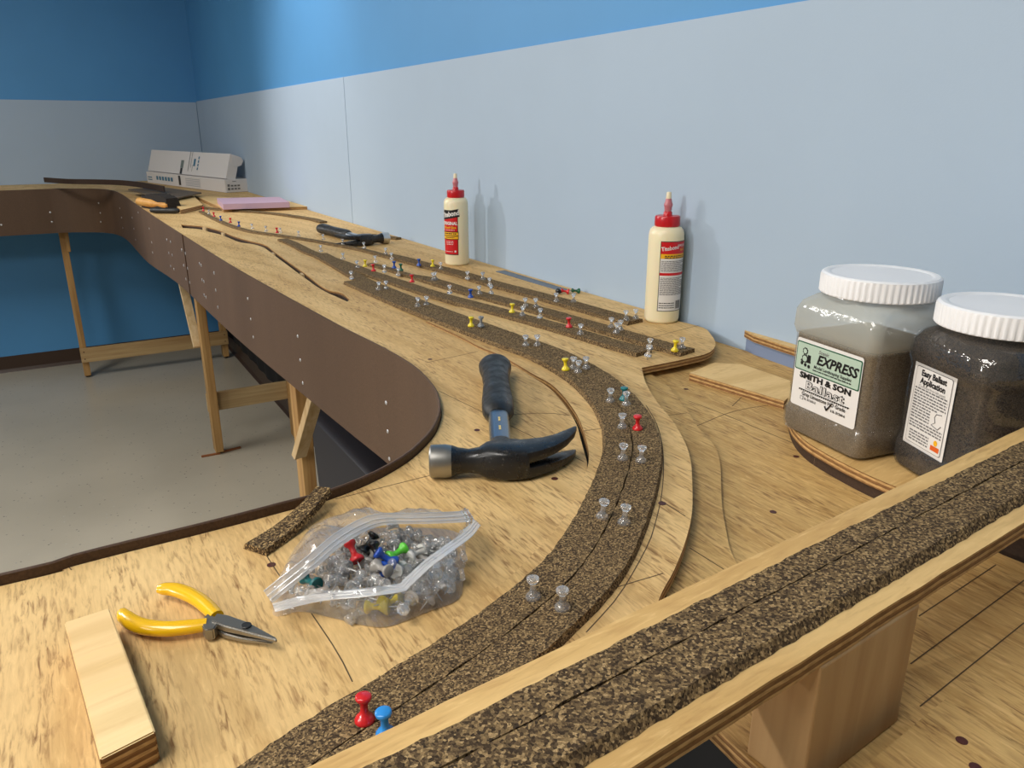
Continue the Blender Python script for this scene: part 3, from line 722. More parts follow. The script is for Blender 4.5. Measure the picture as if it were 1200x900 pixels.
for p in [(376,294.5),(402,304),(419,314),(440.5,307.5),(450.5,319),(466.5,323),(507.5,329),(510.5,328),(527,344),(562,345),(575.5,344.5),(616,360),(628,360.5),(612,370.5),(632.5,373),(680,392.5),(716,384.5),(722,391),(727,387.5),(759,418),(761,410),(799,409)]:
    stand_pin(*p,'clear',L_Y,G_Y)
for p in [(412,327),(443.5,340),(452.5,339),(489.5,359.5),(499.5,358),(616,406),(629.5,406)]: stand_pin(*p,'clear',L_T4,G_T4)
for p in [(671,433),(677,437.5),(687,433),(715,472),(734,476),(729,503),(729.5,540),(751,543)]: stand_pin(*p,'clear',L_C,G_C)
stand_pin(705.5,609,'clear','clear push pin, left one of the pair in the curved cork below the hammer claw')
stand_pin(731,616,'clear','clear push pin, right one of the pair in the curved cork below the hammer claw')
stand_pin(625,704.5,'clear','clear push pin right of the plastic bag at the inner edge of the cork')
stand_pin(659,717,'clear','clear push pin on the cork seam, nearest clear one to the bridge')
stand_pin(563.5,383,'smoke','smoky push pin standing tall beside a yellow pin behind the hammer grip',z=.010)
for px,py,c,l in [(238.5,247.5,'red','red push pin at the very far tip of the cork strip nearest the wall'),
 (251,254,'red','second red push pin from the far tip of the wall-side cork strip'),
 (259,258.5,'blue','blue push pin farthest away, between two red pins'),
 (270,261,'red','third red push pin from the far tip, between two blue pins'),
 (280,265.5,'blue','dark blue push pin beside a clear one, fifth from the far tip'),
 (325,273,'red','red push pin left of the far hammer grip'),
 (491,311.5,'blue','blue push pin in the wall-side cork left of the red-labelled glue bottle'),
 (507,312.5,'yellow','yellow push pin directly left of the red-labelled glue bottle'),
 (428,312.5,'yellow','yellow push pin near the fork of the cork strips'),
 (438,318,'red','red push pin near the fork, right of a yellow one'),
 (462,314.5,'blue','blue push pin next to a green one near the start of the yard strips'),
 (470,317.5,'green','dark green push pin standing next to a blue one in the yard'),
 (483,331,'red','red push pin in the middle yard strip left below the red-labelled bottle'),
 (551.5,349,'blue','blue push pin standing alone in the middle yard strip'),
 (552,383,'yellow','yellow push pin in the long curved cork behind the hammer grip'),
 (600,366.5,'yellow','yellow push pin in the middle yard strip before two clear pairs'),
 (667,384,'red','red push pin on the seam of the touching yard strips'),
 (790.5,412,'yellow','yellow push pin at the near end of the yard strips'),
 (663,434.5,'yellow','yellow push pin where the curved cork starts to bend, beside three clear pins'),
 (730.5,470,'teal','teal push pin in the bend of the curved cork'),
 (747,504.5,'red','red push pin in the bend right of the hammer claw'),
 (428,851,'red','large red push pin at bottom left by the bridge, nearest red one'),
 (453,868,'lightblue','light blue push pin half hidden behind the bridge')]:
    stand_pin(px,py,c,l)
def lie_pin(px,py,col,label,ang,z=0.0045,pitch=1.45,group=None):
    p=P(px,py,z); t=make_pin(col,label,group); t.location=p; t.rotation_euler=(0,pitch,ang); return t
lie_pin(654,341,'black','black push pin lying below the steel ruler',-2.0,.0062)
lie_pin(667,342,'red','red push pin lying against the end of the steel ruler',2.4,.0062)
lie_pin(679,341,'green','green push pin lying beside the red one at the ruler end',2.9,.0062)

# ================================================================= GLUE BOTTLES
def glue_bottle(c,rot,label,full=True):
    t=thing('glue_bottle',label,'glue bottle',(c[0],c[1],c[2]))
    R=.0295; z0=c[2]
    bm=bmesh.new(); add_lathe(bm,[(R*.88,0),(R*.97,.002),(R,.006),(R,.142),(R*.985,.150),(R*.93,.156),(R*.8,.160),(R*.5,.1625)],48,c); b=obj('bottle',bm,M['bottle'],t,50)
    bm=bmesh.new(); prof=[]; seg=60; rings=[]
    for r,z in [(.0195,.1615),(.0205,.163),(.0205,.176),(.0195,.1785),(.012,.179)]:
        rings.append([Vector((c[0]+(r+(.0004 if k%2 else 0))*math.cos(2*PI*k/seg),c[1]+(r+(.0004 if k%2 else 0))*math.sin(2*PI*k/seg),z0+z)) for k in range(seg)])
    add_loft(bm,rings); add_lathe(bm,[(.0075,.178),(.007,.184),(.006,.1855)],20,c); obj('cap',bm,M['redcap'],t,35)
    bm=bmesh.new(); add_lathe(bm,[(.0055,.1855),(.0062,.189),(.0062,.192),(.0072,.194),(.0074,.197),(.0056,.201),(.0050,.206),(.0046,.2062)],20,c); nz=obj('nozzle',bm,M['nozzle'],t,40)
    bm=bmesh.new(); add_lathe(bm,[(.0046,.2062),(.0042,.214),(.0036,.2165),(.0015,.217)],18,c); obj('nozzle_tip',bm,M['nozzletip'],nz,40)
    return t,b,R,z0
c1=P(539.5,309,0); c1=(.848,c1.y+.0,T)
t,b,R,z0=glue_bottle(c1,0,'cream glue bottle with red cap, red front label toward the camera, farther of the two')
view=math.atan2(-c1[1],-c1[0])
SC=[.030,1.16,.0035]
def wpart(bm,R,a0,c,z,mat,par,name):
    for v in bm.verts: v.co.y=SC[0]+(v.co.y-SC[0])*SC[1]-SC[2]
    return obj(name,wrap(bm,R,a0,c,z),mat,par)
a0=view-0.60          # label faces a little left of the camera
lab=wpart(rect_bm(-.0215,.030,.0215,.122,.0002,16),R,a0,c1,z0,M['lblack'],t,'front_label')
wpart(rect_bm(-.0200,.0315,.0200,.118,.0004,16),R,a0,c1,z0,M['lred'],lab,'label_panel')
def rotz(bm,a): return xf(bm,Matrix.Rotation(a,4,'Z'))
bb=rect_bm(-.0245,-.0085,.0245,.0075,0,16); wpart(xf(rotz(bb,.16),Matrix.Translation((.0005,.1135,.0006))),R,a0,c1,z0,M['lblack'],lab,'name_plate')
wpart(xf(rotz(text_bm('Titebond',.0140,0,.0005,.1,sx=.93),.16),Matrix.Translation((.0005,.1135,.0009))),R,a0,c1,z0,M['lwhite'],lab,'brand_name')
wpart(text_bm('ORIGINAL',.0088,0,.0004,off=(0,.095,.0007)),R,a0,c1,z0,M['lwhite'],lab,'lettering')
wpart(text_bm('Wood Glue',.0070,0,.0002,off=(0,.0865,.0007)),R,a0,c1,z0,M['lyellow'],lab,'lettering')
wpart(lines_bm(-.014,.014,[.081],.0009,.0007,3),R,a0,c1,z0,M['lwhite'],lab,'small_print')
wpart(rect_bm(-.0225,.062,.0225,.0785,.0006,16),R,a0,c1,z0,M['lblack'],lab,'band_border')
wpart(rect_bm(-.0215,.0705,.0215,.0770,.0008,16),R,a0,c1,z0,M['lyellow'],lab,'yellow_band')
wpart(rect_bm(-.0215,.0632,.0215,.0690,.0008,16),R,a0,c1,z0,M['lyellow'],lab,'yellow_band')
wpart(lines_bm(-.017,.017,[.0730],.0022,.001,5,.006,.001),R,a0,c1,z0,M['lblack'],lab,'small_print')
wpart(lines_bm(-.012,.012,[.0655],.0015,.001,6),R,a0,c1,z0,M['lblack'],lab,'small_print')
wpart(lines_bm(-.010,.010,[.0575,.0545,.0515],.0011,.0007,7),R,a0,c1,z0,M['lwhite'],lab,'small_print')
wpart(lines_bm(-.015,.008,[.0365],.0010,.0007,8),R,a0,c1,z0,M['lwhite'],lab,'small_print')
wpart(rect_bm(.012,.0355,.016,.0395,.0007,2),R,a0,c1,z0,M['lwhite'],lab,'round_mark')
c2=(.884,.990,T+.0032)
SC[:]=[.022,1.12,0]
t,b,R,z0=glue_bottle(c2,0,'cream glue bottle with red cap, its white barcode label showing, nearer of the two')
view=math.atan2(-c2[1],-c2[0]); a0=view+0.62
lab=wpart(rect_bm(-.0265,.022,.0265,.127,.0002,18),R,a0,c2,z0,M['lblack'],t,'back_label')
wpart(rect_bm(-.0253,.023,.0253,.126,.0004,18),R,a0,c2,z0,M['lwhite'],lab,'white_panel')
wpart(rect_bm(-.0253,.1085,.0253,.126,.0006,18),R,a0,c2,z0,M['lred'],lab,'red_header')
wpart(rect_bm(-.0253,.1015,.0253,.1085,.0006,18),R,a0,c2,z0,M['lyellow'],lab,'yellow_band')
wpart(xf(rotz(text_bm('Titebond',.0085,0,.0002,0,sx=.95),.13),Matrix.Translation((-.010,.117,.0008))),R,a0,c2,z0,M['lwhite'],lab,'brand_name')
wpart(text_bm('WOOD',.0052,0,.0001,off=(.014,.1205,.0008)),R,a0,c2,z0,M['lwhite'],lab,'lettering')
wpart(text_bm('GLUE',.0048,0,.0001,off=(.014,.1145,.0008)),R,a0,c2,z0,M['lyellow'],lab,'lettering')
wpart(lines_bm(-.019,.019,[.0053+.1005-.0005-.0005,.1022],.0014,.0008,4,.006),R,a0,c2,z0,M['lblack'],lab,'small_print')
wpart(lines_bm(-.024,.024,[.0825+.0021*k for k in range(8)],.0010,.0006,9,.005,.0006),R,a0,c2,z0,M['lgrey'],lab,'small_print')
wpart(rect_bm(-.0253,.0765,.0253,.0805,.0006,18),R,a0,c2,z0,M['lred'],lab,'red_band')
wpart(lines_bm(-.024,.024,[.0470+.0021*k for k in range(13)],.0010,.0006,10,.005,.0006),R,a0,c2,z0,M['lgrey'],lab,'small_print')
wpart(lines_bm(-.024,.003,[.0270,.0305,.0340],.0012,.0006,12,.004,.0006),R,a0,c2,z0,M['lblack'],lab,'small_print')
bm=bmesh.new()
for k in range(9): rect_bm(.0055+k*.0015,.0255,.0055+k*.0015+random.uniform(.0005,.0011),.038,.0006,1,bm)
wpart(bm,R,a0,c2,z0,M['lblack'],lab,'barcode')

# ================================================================= HAMMER
def hammer(origin,ax,label,cat='hammer',mats=None,L=.30,Hs=1.0,flip=1):
    """ax: direction from head to grip end (2D angle). lies on its side. +v = along handle, u = along head toward claw"""
    ox,oy,oz=origin; ang=ax
    hv=Vector((math.cos(ang),math.sin(ang),0)); hu=Vector((hv.y,-hv.x,0))*flip
    W=lambda u,v,w: Vector((ox,oy,oz))+hu*u*Hs+hv*v*Hs+Vector((0,0,w*Hs))
    t=thing('hammer',label,cat,(ox,oy,oz-.0165*Hs)); mt=mats
    KA=1.22
    def ring(u,v,tu,tv,a,b,zc,n=16,sq=2.6,):
        a*=KA; b*=KA; zc*=KA
        # section centred at (u,v), in plane normal to tangent (tu,tv); a = half size in plane, b = half height
        nu,nv=-tv,tu; out=[]
        for k in range(n):
            th=2*PI*k/n; cs,sn=math.cos(th),math.sin(th)
            x=abs(cs)**(2/sq)*math.copysign(a,cs); z=abs(sn)**(2/sq)*math.copysign(b,sn)
            out.append(W(u+nu*x,v+nv*x,zc+z))
        return out
    # head: poll + neck + cheek
    bm=bmesh.new(); add_loft(bm,[ring(-.050,0,1,0,.0125,.0125,.0,16,2.1),ring(-.044,0,1,0,.0105,.0105,0,16,2.2),ring(-.034,.000,1,0,.0088,.009,0,16,2.6),ring(-.024,.000,1,0,.0095,.010,0,16,3),ring(-.016,.001,1,0,.0135,.0128,0,16,4),ring(.000,.002,1,.03,.0175,.0132,0,16,5),ring(.014,.002,1,.1,.0165,.0130,0,16,5),ring(.020,.0025,1,.2,.0155,.0128,0,16,4)])
    head=obj('head',bm,mt['head'],t,35)
    bm=bmesh.new(); add_loft(bm,[ring(-.071,0,1,0,.0118,.0118,0,24,2),ring(-.0695,0,1,0,.0132,.0132,0,24,2),ring(-.056,0,1,0,.0135,.0135,0,24,2),ring(-.050,0,1,0,.0125,.0125,0,24,2)]); obj('striking_face',bm,mt['face'],head,35)
    for s in (1,-1):
        bm=bmesh.new(); path=[(.018,.002,.2,.0155,.0063,.0063),(.030,.0065,.36,.0135,.0058,.0066),(.044,.0135,.55,.0105,.005,.0072),(.057,.0235,.72,.0075,.0042,.0082),(.068,.036,.85,.0045,.0034,.0095),(.0745,.046,.95,.0012,.0024,.0105)]
        add_loft(bm,[ring(u,v,math.cos(a),math.sin(a),hw,hh,s*zc,12,4) for u,v,a,hw,hh,zc in path]); obj('claw',bm,mt['head'],head,35)
    # shank
    bm=bmesh.new(); add_loft(bm,[ring(-.002,.012,0,1,.0125,.0105,0,16,3),ring(-.002,.028,0,1,.0105,.0092,0,16,2.6),ring(-.002,.04,0,1,.0088,.0075,0,16,2.4)]); obj('socket',bm,mt['head'],head,35)
    bm=bmesh.new(); add_loft(bm,[ring(-.002,.036,0,1,.0088,.0072,0,20,2.6),ring(-.002,.075,0,1,.0092,.0072,0,20,2.6),ring(-.002,.13,0,1,.0092,.0072,0,20,2.6)]); sh=obj('shank',bm,mt['shank'],t,35)
    bm=bmesh.new()
    for (v0,rr_) in ((.060,.0012),(.085,.0022)):
        for k in range(2): add_box(bm,W(-.002,v0+k*.006,.0089),(.0022,.0045,.0006),Matrix.Rotation(ang-PI/2,3,'Z'))
    if mt.get('mark'): obj('shank_emblem',bm,mt['mark'],sh)
    else: bm.free()
    bm=bmesh.new(); e=L; sec=[(.108,.0098,.0088),(.113,.0125,.0115),(.123,.0150,.0130),(.145,.0158,.0132),(.18,.0145,.0128),(.215,.0138,.0125),(.245,.0150,.0130),(.270,.0178,.0138),(.284,.0182,.0138),(.292,.0165,.0128),(.296,.012,.0095)]
    rings=[]
    for v,a,b in sec:
        v=v*L/.30
        r=[]; n=32
        for k in range(n):
            th=2*PI*k/n; g=1-(.055 if (.12<v/L*.3<.25 and k%4==0) else 0)
            r.append(W(-.002+a*1.2*g*math.cos(th),v,b*1.15*g*math.sin(th)))
        rings.append(r)
    add_loft(bm,rings); obj('grip',bm,mt['grip'],t,45)
    return t
h0=P(590,545,.012); h1=P(574,430,.014)
ang=math.atan2(h1.y-.018-h0.y,h1.x-h0.x)
Lh=((h1-h0).length)+.012
mats=dict(head=M['blackpaint'],face=M['darksteel'],shank=M['bluesteel'],grip=M['rubber'],mark=M['gold'])
hammer((h0.x+.001,h0.y+.001,T+.0166),ang,'black-headed claw hammer with blue steel shank and black rubber grip, lying in the foreground',mats=mats,L=Lh,Hs=1.0)
g0=P(425,283,.012); g1=P(362,266,.014)
mats2=dict(head=M['blackpaint'],face=M['steel'],shank=M['steel'],grip=M['rubber'],mark=None)
a2=math.atan2(g1.y-g0.y,g1.x-g0.x)
hammer((g0.x+.01,g0.y-.0,T+.0166),a2,'far hammer with bright steel shank and black grip near the wall',mats=mats2,L=.33,Hs=1.0,flip=-1)

# ================================================================= PLIERS
t=thing('needle_nose_pliers','needle-nose pliers with open yellow handles lying left of the plastic bag','pliers',xy(P(245,728,0))+(T,))
zc=.0075
def tubepx(pts,rad,zs,seg=14,flat=.8,n=5):
    w=[P(px,py,z) for (px,py),z in zip(pts,zs)]
    pp=spline(w,n); m=len(pp); rr_=[]
    for i in range(m):
        k=i/(m-1)*(len(rad)-1); a=int(min(k,len(rad)-2)); f=k-a; rr_.append(rad[a]*(1-f)+rad[a+1]*f)
    bm=bmesh.new(); add_tube(bm,pp,rr_,seg,flat); return bm
jt=P(250,727,zc)
obj('handle',tubepx([(143,717),(147,723),(157,730),(172,735),(195,737),(220,735),(243,732)],[.0035,.0052,.0058,.0060,.0058,.0056,.0050],[.0075]*7),M['yellow_grip'],t,60)
obj('handle',tubepx([(185.5,690),(192,690),(205,691),(220,696),(233,703),(244,712),(254,722)],[.0035,.0050,.0056,.0058,.0056,.0054,.0048],[.0085]*7),M['yellow_grip'],t,60)
def polyslab(px,z0,z1,mat,name,parent,taper=None,bev=.0008):
    bm=bmesh.new(); pts=[P(*p,z1) for p in px]
    vs=[bm.verts.new((p.x,p.y,T+z1)) for p in pts]; f=bm.faces.new(vs)
    r=bmesh.ops.extrude_face_region(bm,geom=[f]); 
    for g in r['geom']:
        if isinstance(g,bmesh.types.BMVert): g.co.z=T+z0
    if taper:
        for v in bm.verts: 
            k=(v.co.z-(T+(z0+z1)/2)); v.co.z=T+(z0+z1)/2+k*taper(v.co)
    bmesh.ops.bevel(bm,geom=list(bm.edges),offset=bev,segments=2,affect='EDGES')
    return obj(name,bm,mat,parent,40)
tip=P(323,747,zc)
def tp(co):
    d=(Vector((co.x,co.y))-Vector((tip.x,tip.y))).length; return .45+.55*min(1,d/.045)
polyslab([(238,724),(243,718),(252,722),(258,727),(250,737),(240,738),(236,732)],.002,.0105,M['darksteel'],'pivot',t)
polyslab([(250,735),(246,728),(262,729),(290,738),(321,748),(318,751),(283,747),(262,742)],.0015,.0062,M['darksteel'],'jaw',t,tp)
jw=polyslab([(247,727),(254,718),(268,720),(290,727),(324,744.5),(324,748),(300,742),(262,733)],.0063,.0118,M['darksteel'],'jaw',t,tp)
bm=bmesh.new(); cc=P(288.5,732.5,.0118); add_lathe(bm,[(.0034,-.0012),(.0034,.0001),(.0030,.00035),(0,.00035)],18,cc); 
for v in bm.verts: v.co.x=cc.x+(v.co.x-cc.x)*1.0
obj('jaw_hole',bm,M['rubber'],jw)

# ================================================================= WOOD BLOCK
bz=.020
q=[P(*p,bz) for p in [(75,729),(128,712),(182,857),(117,890)]]
o=thing('wood_block','short pale plywood block lying at bottom left beside the pliers','wood block',((q[0].x+q[2].x)/2,(q[0].y+q[2].y)/2,T))
bm=bmesh.new(); lo_=[Vector((p.x,p.y,T+.0005)) for p in q]; hi_=[Vector((p.x,p.y,T+bz)) for p in q]
add_loft(bm,[lo_,hi_]); bmesh.ops.bevel(bm,geom=list(bm.edges),offset=.0008,segments=2,affect='EDGES')
mb=plywood('block_ply',(240,212,158),(224,184,126),(196,146,90),rot=PI/2-.15,flecks=.25,fine=.35)
bo=obj('wood_block',bm,mb); bo['label']=o['label']; bo['category']='wood block'; bpy.data.objects.remove(o)

# ================================================================= ZIP BAG WITH PINS
bag=thing('zip_bag','open clear zip-top plastic bag full of push pins, lying between pliers and curved cork','plastic bag',xy(P(435,680,0))+(T,))
def ringpx(px,z,n=96):
    w=[P(a,b,(z[i] if isinstance(z,(list,tuple)) else z)) for i,(a,b) in enumerate(px)]
    return resample3(spline(w,10,True),n)
def resample3(pts,n):
    pts=list(pts)+[pts[0]]; L=[0]
    for a,b in zip(pts,pts[1:]): L.append(L[-1]+(b-a).length)
    out=[];k=0
    for i in range(n):
        d=L[-1]*i/n
        while L[k+1]<d: k+=1
        f=(d-L[k])/max(1e-9,L[k+1]-L[k]); out.append(pts[k].lerp(pts[k+1],f))
    return out
outpx=[(318,704),(330,672),(345,642),(372,614),(402,609),(450,607),(500,607),(536,610),(546,640),(543,672),(538,701),(500,717),(456,734),(428,733),(395,725),(352,712)]
outz=[.012,.006,.005,.006,.008,.010,.010,.012,.006,.002,.001,.001,.0008,.0008,.001,.004]
mouthpx=[(319,707),(342,688),(372,664),(400,640),(430,622),(455,615),(500,614),(545,612),(556,609),(545,622),(520,640),(498,656),(474,678),(465,684),(420,690),(370,695)]
mouthz=[.014,.022,.030,.034,.036,.036,.032,.026,.022,.026,.028,.026,.022,.021,.020,.016]
n=120
RO=ringpx(outpx,outz,n); RM=ringpx(mouthpx,mouthz,n)
# align by angle about a centre
cen=P(440,668,.01)
def bya(r):
    k=min(range(len(r)),key=lambda i:(r[i]-P(317,706,.012)).length); return r[k:]+r[:k]
RO,RM=bya(RO),bya(RM)
rings=[]
rn=random.Random(3)
NB=9
ph_=[rn.uniform(0,6.28) for _ in range(12)]
def wr(i,k): 
    a=2*PI*i/n
    return .0016*math.sin(a*9+ph_[0]+k*1.1)+.0012*math.sin(a*17+ph_[1]-k*1.7)+.0008*math.sin(a*31+ph_[2]+k)
for k in range(NB+1):
    f=k/NB; r=[]
    for i in range(n):
        p=RO[i].lerp(RM[i],f); 
        p.z=max(T+.0008,RO[i].z+(RM[i].z-RO[i].z)*(f**.75)+ .006*math.sin(PI*f)+ (wr(i,k*.6)*math.sin(PI*min(1,f*1.02))*1.6))
        r.append(p)
    rings.append(r)
bm=bmesh.new(); add_loft(bm,rings,False,False); obj('bag_body',bm,M['bag'],bag,60)
# floor of the bag
bm=bmesh.new(); r0=[Vector((p.x,p.y,T+.0006)) for p in RO]; r1=[cen+(p-cen)*.02 for p in r0]
for p in r1: p.z=T+.0006
add_loft(bm,[r0,r1],False,True); obj('bag_underside',bm,M['bag'],bag,60)
# lips with zip ribs
def lip(pts,outdir,label):
    bm=bmesh.new()
    w=spline(pts,6); a=[p for p in w]; b=[p+outdir for p in w]
    vs=[[bm.verts.new(p) for p in a],[bm.verts.new(p) for p in b]]
    for i in range(len(a)-1): bm.faces.new((vs[0][i],vs[0][i+1],vs[1][i+1],vs[1][i]))
    o=obj('bag_lip',bm,M['zip'],bag,60)
    for f in (0.25,.55,.95):
        bm=bmesh.new(); add_tube(bm,[p+outdir*f for p in w],.00055 if f<.9 else .0004,6); obj('zip_rib',bm,M['zip'],o,60)
U=[P(px,py,z) for (px,py),z in zip(mouthpx[:9],mouthz[:9])]; D=[P(px,py,z) for (px,py),z in zip([mouthpx[0]]+mouthpx[:7:-1],[mouthz[0]]+mouthz[:7:-1])]
lip(U,Vector((-.004,.004,.009)),'')
lip(D,Vector((-.001,-.0125,.001)),'')
# pins in the bag
def bagpin(px,py,z,col,label,group,ang=None,pitch=None):
    p=P(px,py,z); t=make_pin(col,label,group); t.location=p; t.rotation_euler=(random.uniform(-.3,.3),pitch if pitch is not None else random.choice((1.3,1.6,-1.4,.9,1.9)),ang if ang is not None else random.uniform(0,6.28)); return t
GB='pins heaped in the bag'
special=[(425,648,.016,'black','black push pin lying on top of the heap in the bag, handle sideways',.2),(445,660,.013,'black','black push pin upside down among blue and green ones in the bag',1.2),
 (419,658,.018,'red','red push pin on top of the heap in the bag',2.0),(455,655,.019,'lime','bright green push pin on top of the heap in the bag',3.3),
 (448,667,.018,'blue','blue push pin in the bag, lower of two below the green one',.6),(463,661,.018,'blue','blue push pin in the bag, right of the lower blue one',2.5),
 (463,670,.016,'white','white push pin in the bag below the blue ones',1.1),(440,663,.019,'grey','light grey push pin in the middle of the bag heap',1.7),
 (430,662,.014,'grey','light grey push pin left of centre in the bag heap',4.0),(478,654,.015,'white','white push pin in the bag right of the green one',.3),
 (484,648,.013,'grey','pale grey push pin right behind the green one in the bag',5.2),(447,708,.009,'yellow','yellow push pin under the front of the bag, left of the two',.2),
 (456,711,.008,'yellow','yellow push pin under the front of the bag, right of the two',2.8),(372,686,.010,'teal','teal push pin at the left end inside the bag',1.9)]
placed=[]
for px,py,z,c,l,a in special:
    bagpin(px,py,z,c,l,None,a); placed.append(P(px,py,z))
import itertools
tries=0; cnt=0
poly=[(345,692),(372,672),(400,652),(430,640),(470,636),(510,634),(532,650),(530,690),(500,706),(450,720),(400,714),(360,704)]
def inside(x,y,pl):
    c=False; j=len(pl)-1
    for i in range(len(pl)):
        if (pl[i][1]>y)!=(pl[j][1]>y) and x<(pl[j][0]-pl[i][0])*(y-pl[i][1])/(pl[j][1]-pl[i][1])+pl[i][0]: c=not c
        j=i
    return c
pw=[xy(P(*p,.006)) for p in poly]
while cnt<85 and tries<9000:
    tries+=1
    x=random.uniform(.08,.28); y=random.uniform(.38,.52); z=random.choice((.0062,.0062,.0125,.0125,.018))
    if not inside(x,y,pw): continue
    if z>.015 and not inside(x,y,[xy(P(*p,.006)) for p in [(390,665),(430,648),(480,645),(500,655),(470,690),(410,692)]]): continue
    v=Vector((x,y,T+z))
    if any((v-q).length<.0088 for q in placed): continue
    placed.append(v); t=make_pin('clear','clear push pin in the tangled heap inside the plastic bag',GB)
    t.location=v; t.rotation_euler=(random.uniform(-.5,.5),random.choice((1.3,1.5,-1.4,1.8,.9)),random.uniform(0,6.28)); cnt+=1

# ================================================================= BALLAST JARS
def jar(c,rot,half,cr,body_mat,fill_mat,fill_z,label,H=.156,lidr=.056,neck=.046,flute=True):
    cx,cy,cz=c; t=thing('ballast_jar',label,'jar',c)
    def rg(h,r,z,n=7): return rr_ring(cx,cy,h,h,min(r,h*.98),cz+z,n,rot)
    def circ(r,z,n=7):
        out=[]
        m=4*(n+1)
        for q in range(4):
            for k in range(n+1):
                a=q*PI/2+PI/2*k/n*0.94+.03; out.append(Vector((cx+r*math.cos(a+rot),cy+r*math.sin(a+rot),cz+z)))
        return out
    h=half
    prof=[(h*.90,cr*.9,.0),(h*.985,cr,.003),(h*1.02,cr,.010),(h*1.02,cr,.022),(h*.985,cr*.9,.027),(h*.965,cr*.9,.031),(h*.965,cr*.9,.098),(h*.985,cr*.95,.101),(h*1.02,cr*1.05,.106),(h*1.02,cr*1.15,.122),(h*.97,cr*1.4,.130),(h*.86,cr*2.0,.136)]
    S=H/.142
    rings=[rg(a,min(b,a*.95),z*S) for a,b,z in prof]+[circ(neck*1.02,.139*S),circ(neck,.142*S),circ(neck,.153*S)]
    bm=bmesh.new(); add_loft(bm,rings,True,False); body=obj('body',bm,body_mat,t,40)
    # contents
    fr=[]
    for a,b,z in prof:
        if z*S<fill_z: fr.append(rg(a*.985-.0006,min(b,a*.95),max(.0012,z*S)))
    aa=[p for p in prof if p[2]*S<fill_z][-1]
    if fill_z>.135*S: fr+= [circ(neck*.97,.141*S),circ(neck*.95,.150*S)]
    else: fr.append(rg(aa[0]*.985-.0006,min(aa[1],aa[0]*.95),fill_z))
    bm=bmesh.new(); add_loft(bm,fr); obj('ballast',bm,fill_mat,t,40)
    # ribbed lid
    bm=bmesh.new(); seg=240; z0=.1415*S; rings=[]
    for r,z,rib in [(lidr-.001,z0,0),(lidr,z0+.001,1),(lidr,z0+.0165,1),(lidr-.0008,z0+.019,0),(lidr-.003,z0+.0205,0),(lidr-.006,z0+.0207,0),(lidr-.0085,z0+.0202,0),(lidr-.010,z0+.0195,0),(.012,z0+.0196,0),(.001,z0+.0200,0)]:
        rings.append([Vector((cx+(r-(.0009 if rib and k%4<2 else 0))*math.cos(2*PI*k/seg),cy+(r-(.0009 if rib and k%4<2 else 0))*math.sin(2*PI*k/seg),cz+z)) for k in range(seg)])
    add_loft(bm,rings); obj('lid',bm,M['lid'],t,25)
    return t,S
J1=(.7045,.470,T+jz); rot1=math.atan2(-.107,-.015)+PI/2   # left face direction
# rot: face normal direction
rot1=math.atan2(.015,-.107)  # normal of the label face
rot1=math.atan2(.14,-.99)-PI
t1_,S1=jar(J1,rot1,.0555,.011,M['jarcloud'],M['sand'],.109,'square milky jar of grey-brown ballast with green and white label and white lid')
def face_frame(c,ang,dist,z):
    """frame on a vertical face whose outward normal points to ang"""
    n=Vector((math.cos(ang),math.sin(ang),0)); r=Vector((-n.y,n.x,0)); u=Vector((0,0,1))
    return Matrix(((r.x,u.x,n.x,c[0]+n.x*dist),(r.y,u.y,n.y,c[1]+n.y*dist),(r.z,u.z,n.z,z),(0,0,0,1)))
na=rot1+PI
FM=face_frame(J1,na,.0555*.965+.0006,J1[2]+.0715)
def fpart(name,bm,mat,par,FM): return obj(name,xf(bm,FM),mat,par)
Lw=.0445; 
def rrect(hw,y0,y1,r,z):
    bm=bmesh.new(); cy=(y0+y1)/2; ring=[Vector((p.x,p.y,z)) for p in rr_ring(0,cy,hw,(y1-y0)/2,r,0)]
    bm.faces.new([bm.verts.new(p) for p in ring]); return bm
lab=fpart('label',rrect(Lw,-.040,.0335,.003,0),M['lwhite'],t1_,FM)
fpart('green_border',rrect(Lw-.0008,-.0005,.0302,.002,.0003),M['ldkgreen'],lab,FM)
fpart('green_panel',rrect(Lw-.002,.0008,.0290,.0015,.0005),M['lgreen'],lab,FM)
fpart('lettering',text_bm('EXPRESS',.0140,0,.0005,.25,sx=1.02,off=(.0125,.0160,.0007)),M['lblack'],lab,FM)
fpart('lettering',text_bm('Scenic',.0055,0,.0001,.3,off=(-.006,.0245,.0007)),M['lgrey'],lab,FM)
fpart('lettering',text_bm('Model Landscaping Supplies',.0049,0,.0001,.2,off=(.008,.0078,.0007),sx=.92),M['lblack'],lab,FM)
fpart('small_print',lines_bm(-.018,.034,[.0035],.0012,.0007,15,.004,.0007),M['lblack'],lab,FM)
# steam engine emblem: generic little locomotive built of discs and bars
bm=bmesh.new()
for (x,y,r) in ((-.031,.021,.0042),(-.0305,.013,.0050),(-.034,.0075,.0022),(-.029,.0065,.0022),(-.024,.0058,.0022)):
    vs=[bm.verts.new((x+r*math.cos(2*PI*k/16)*(1 if k%2 else .8),y+r*math.sin(2*PI*k/16)*(1 if k%2 else .8),.0007)) for k in range(16)]; bm.faces.new(vs)
rect_bm(-.036,.0095,-.022,.0112,.0008,1,bm); rect_bm(-.027,.011,-.0225,.018,.0007,1,bm)
fpart('engine_emblem',bm,M['lblack'],lab,FM)
bm=bmesh.new()
for (x,y,r) in ((-.031,.021,.0026),(-.0305,.013,.0032)):
    bm.faces.new([bm.verts.new((x+r*math.cos(2*PI*k/12),y+r*math.sin(2*PI*k/12),.0010)) for k in range(12)])
fpart('engine_emblem_light',bm,M['lgreen'],lab,FM)
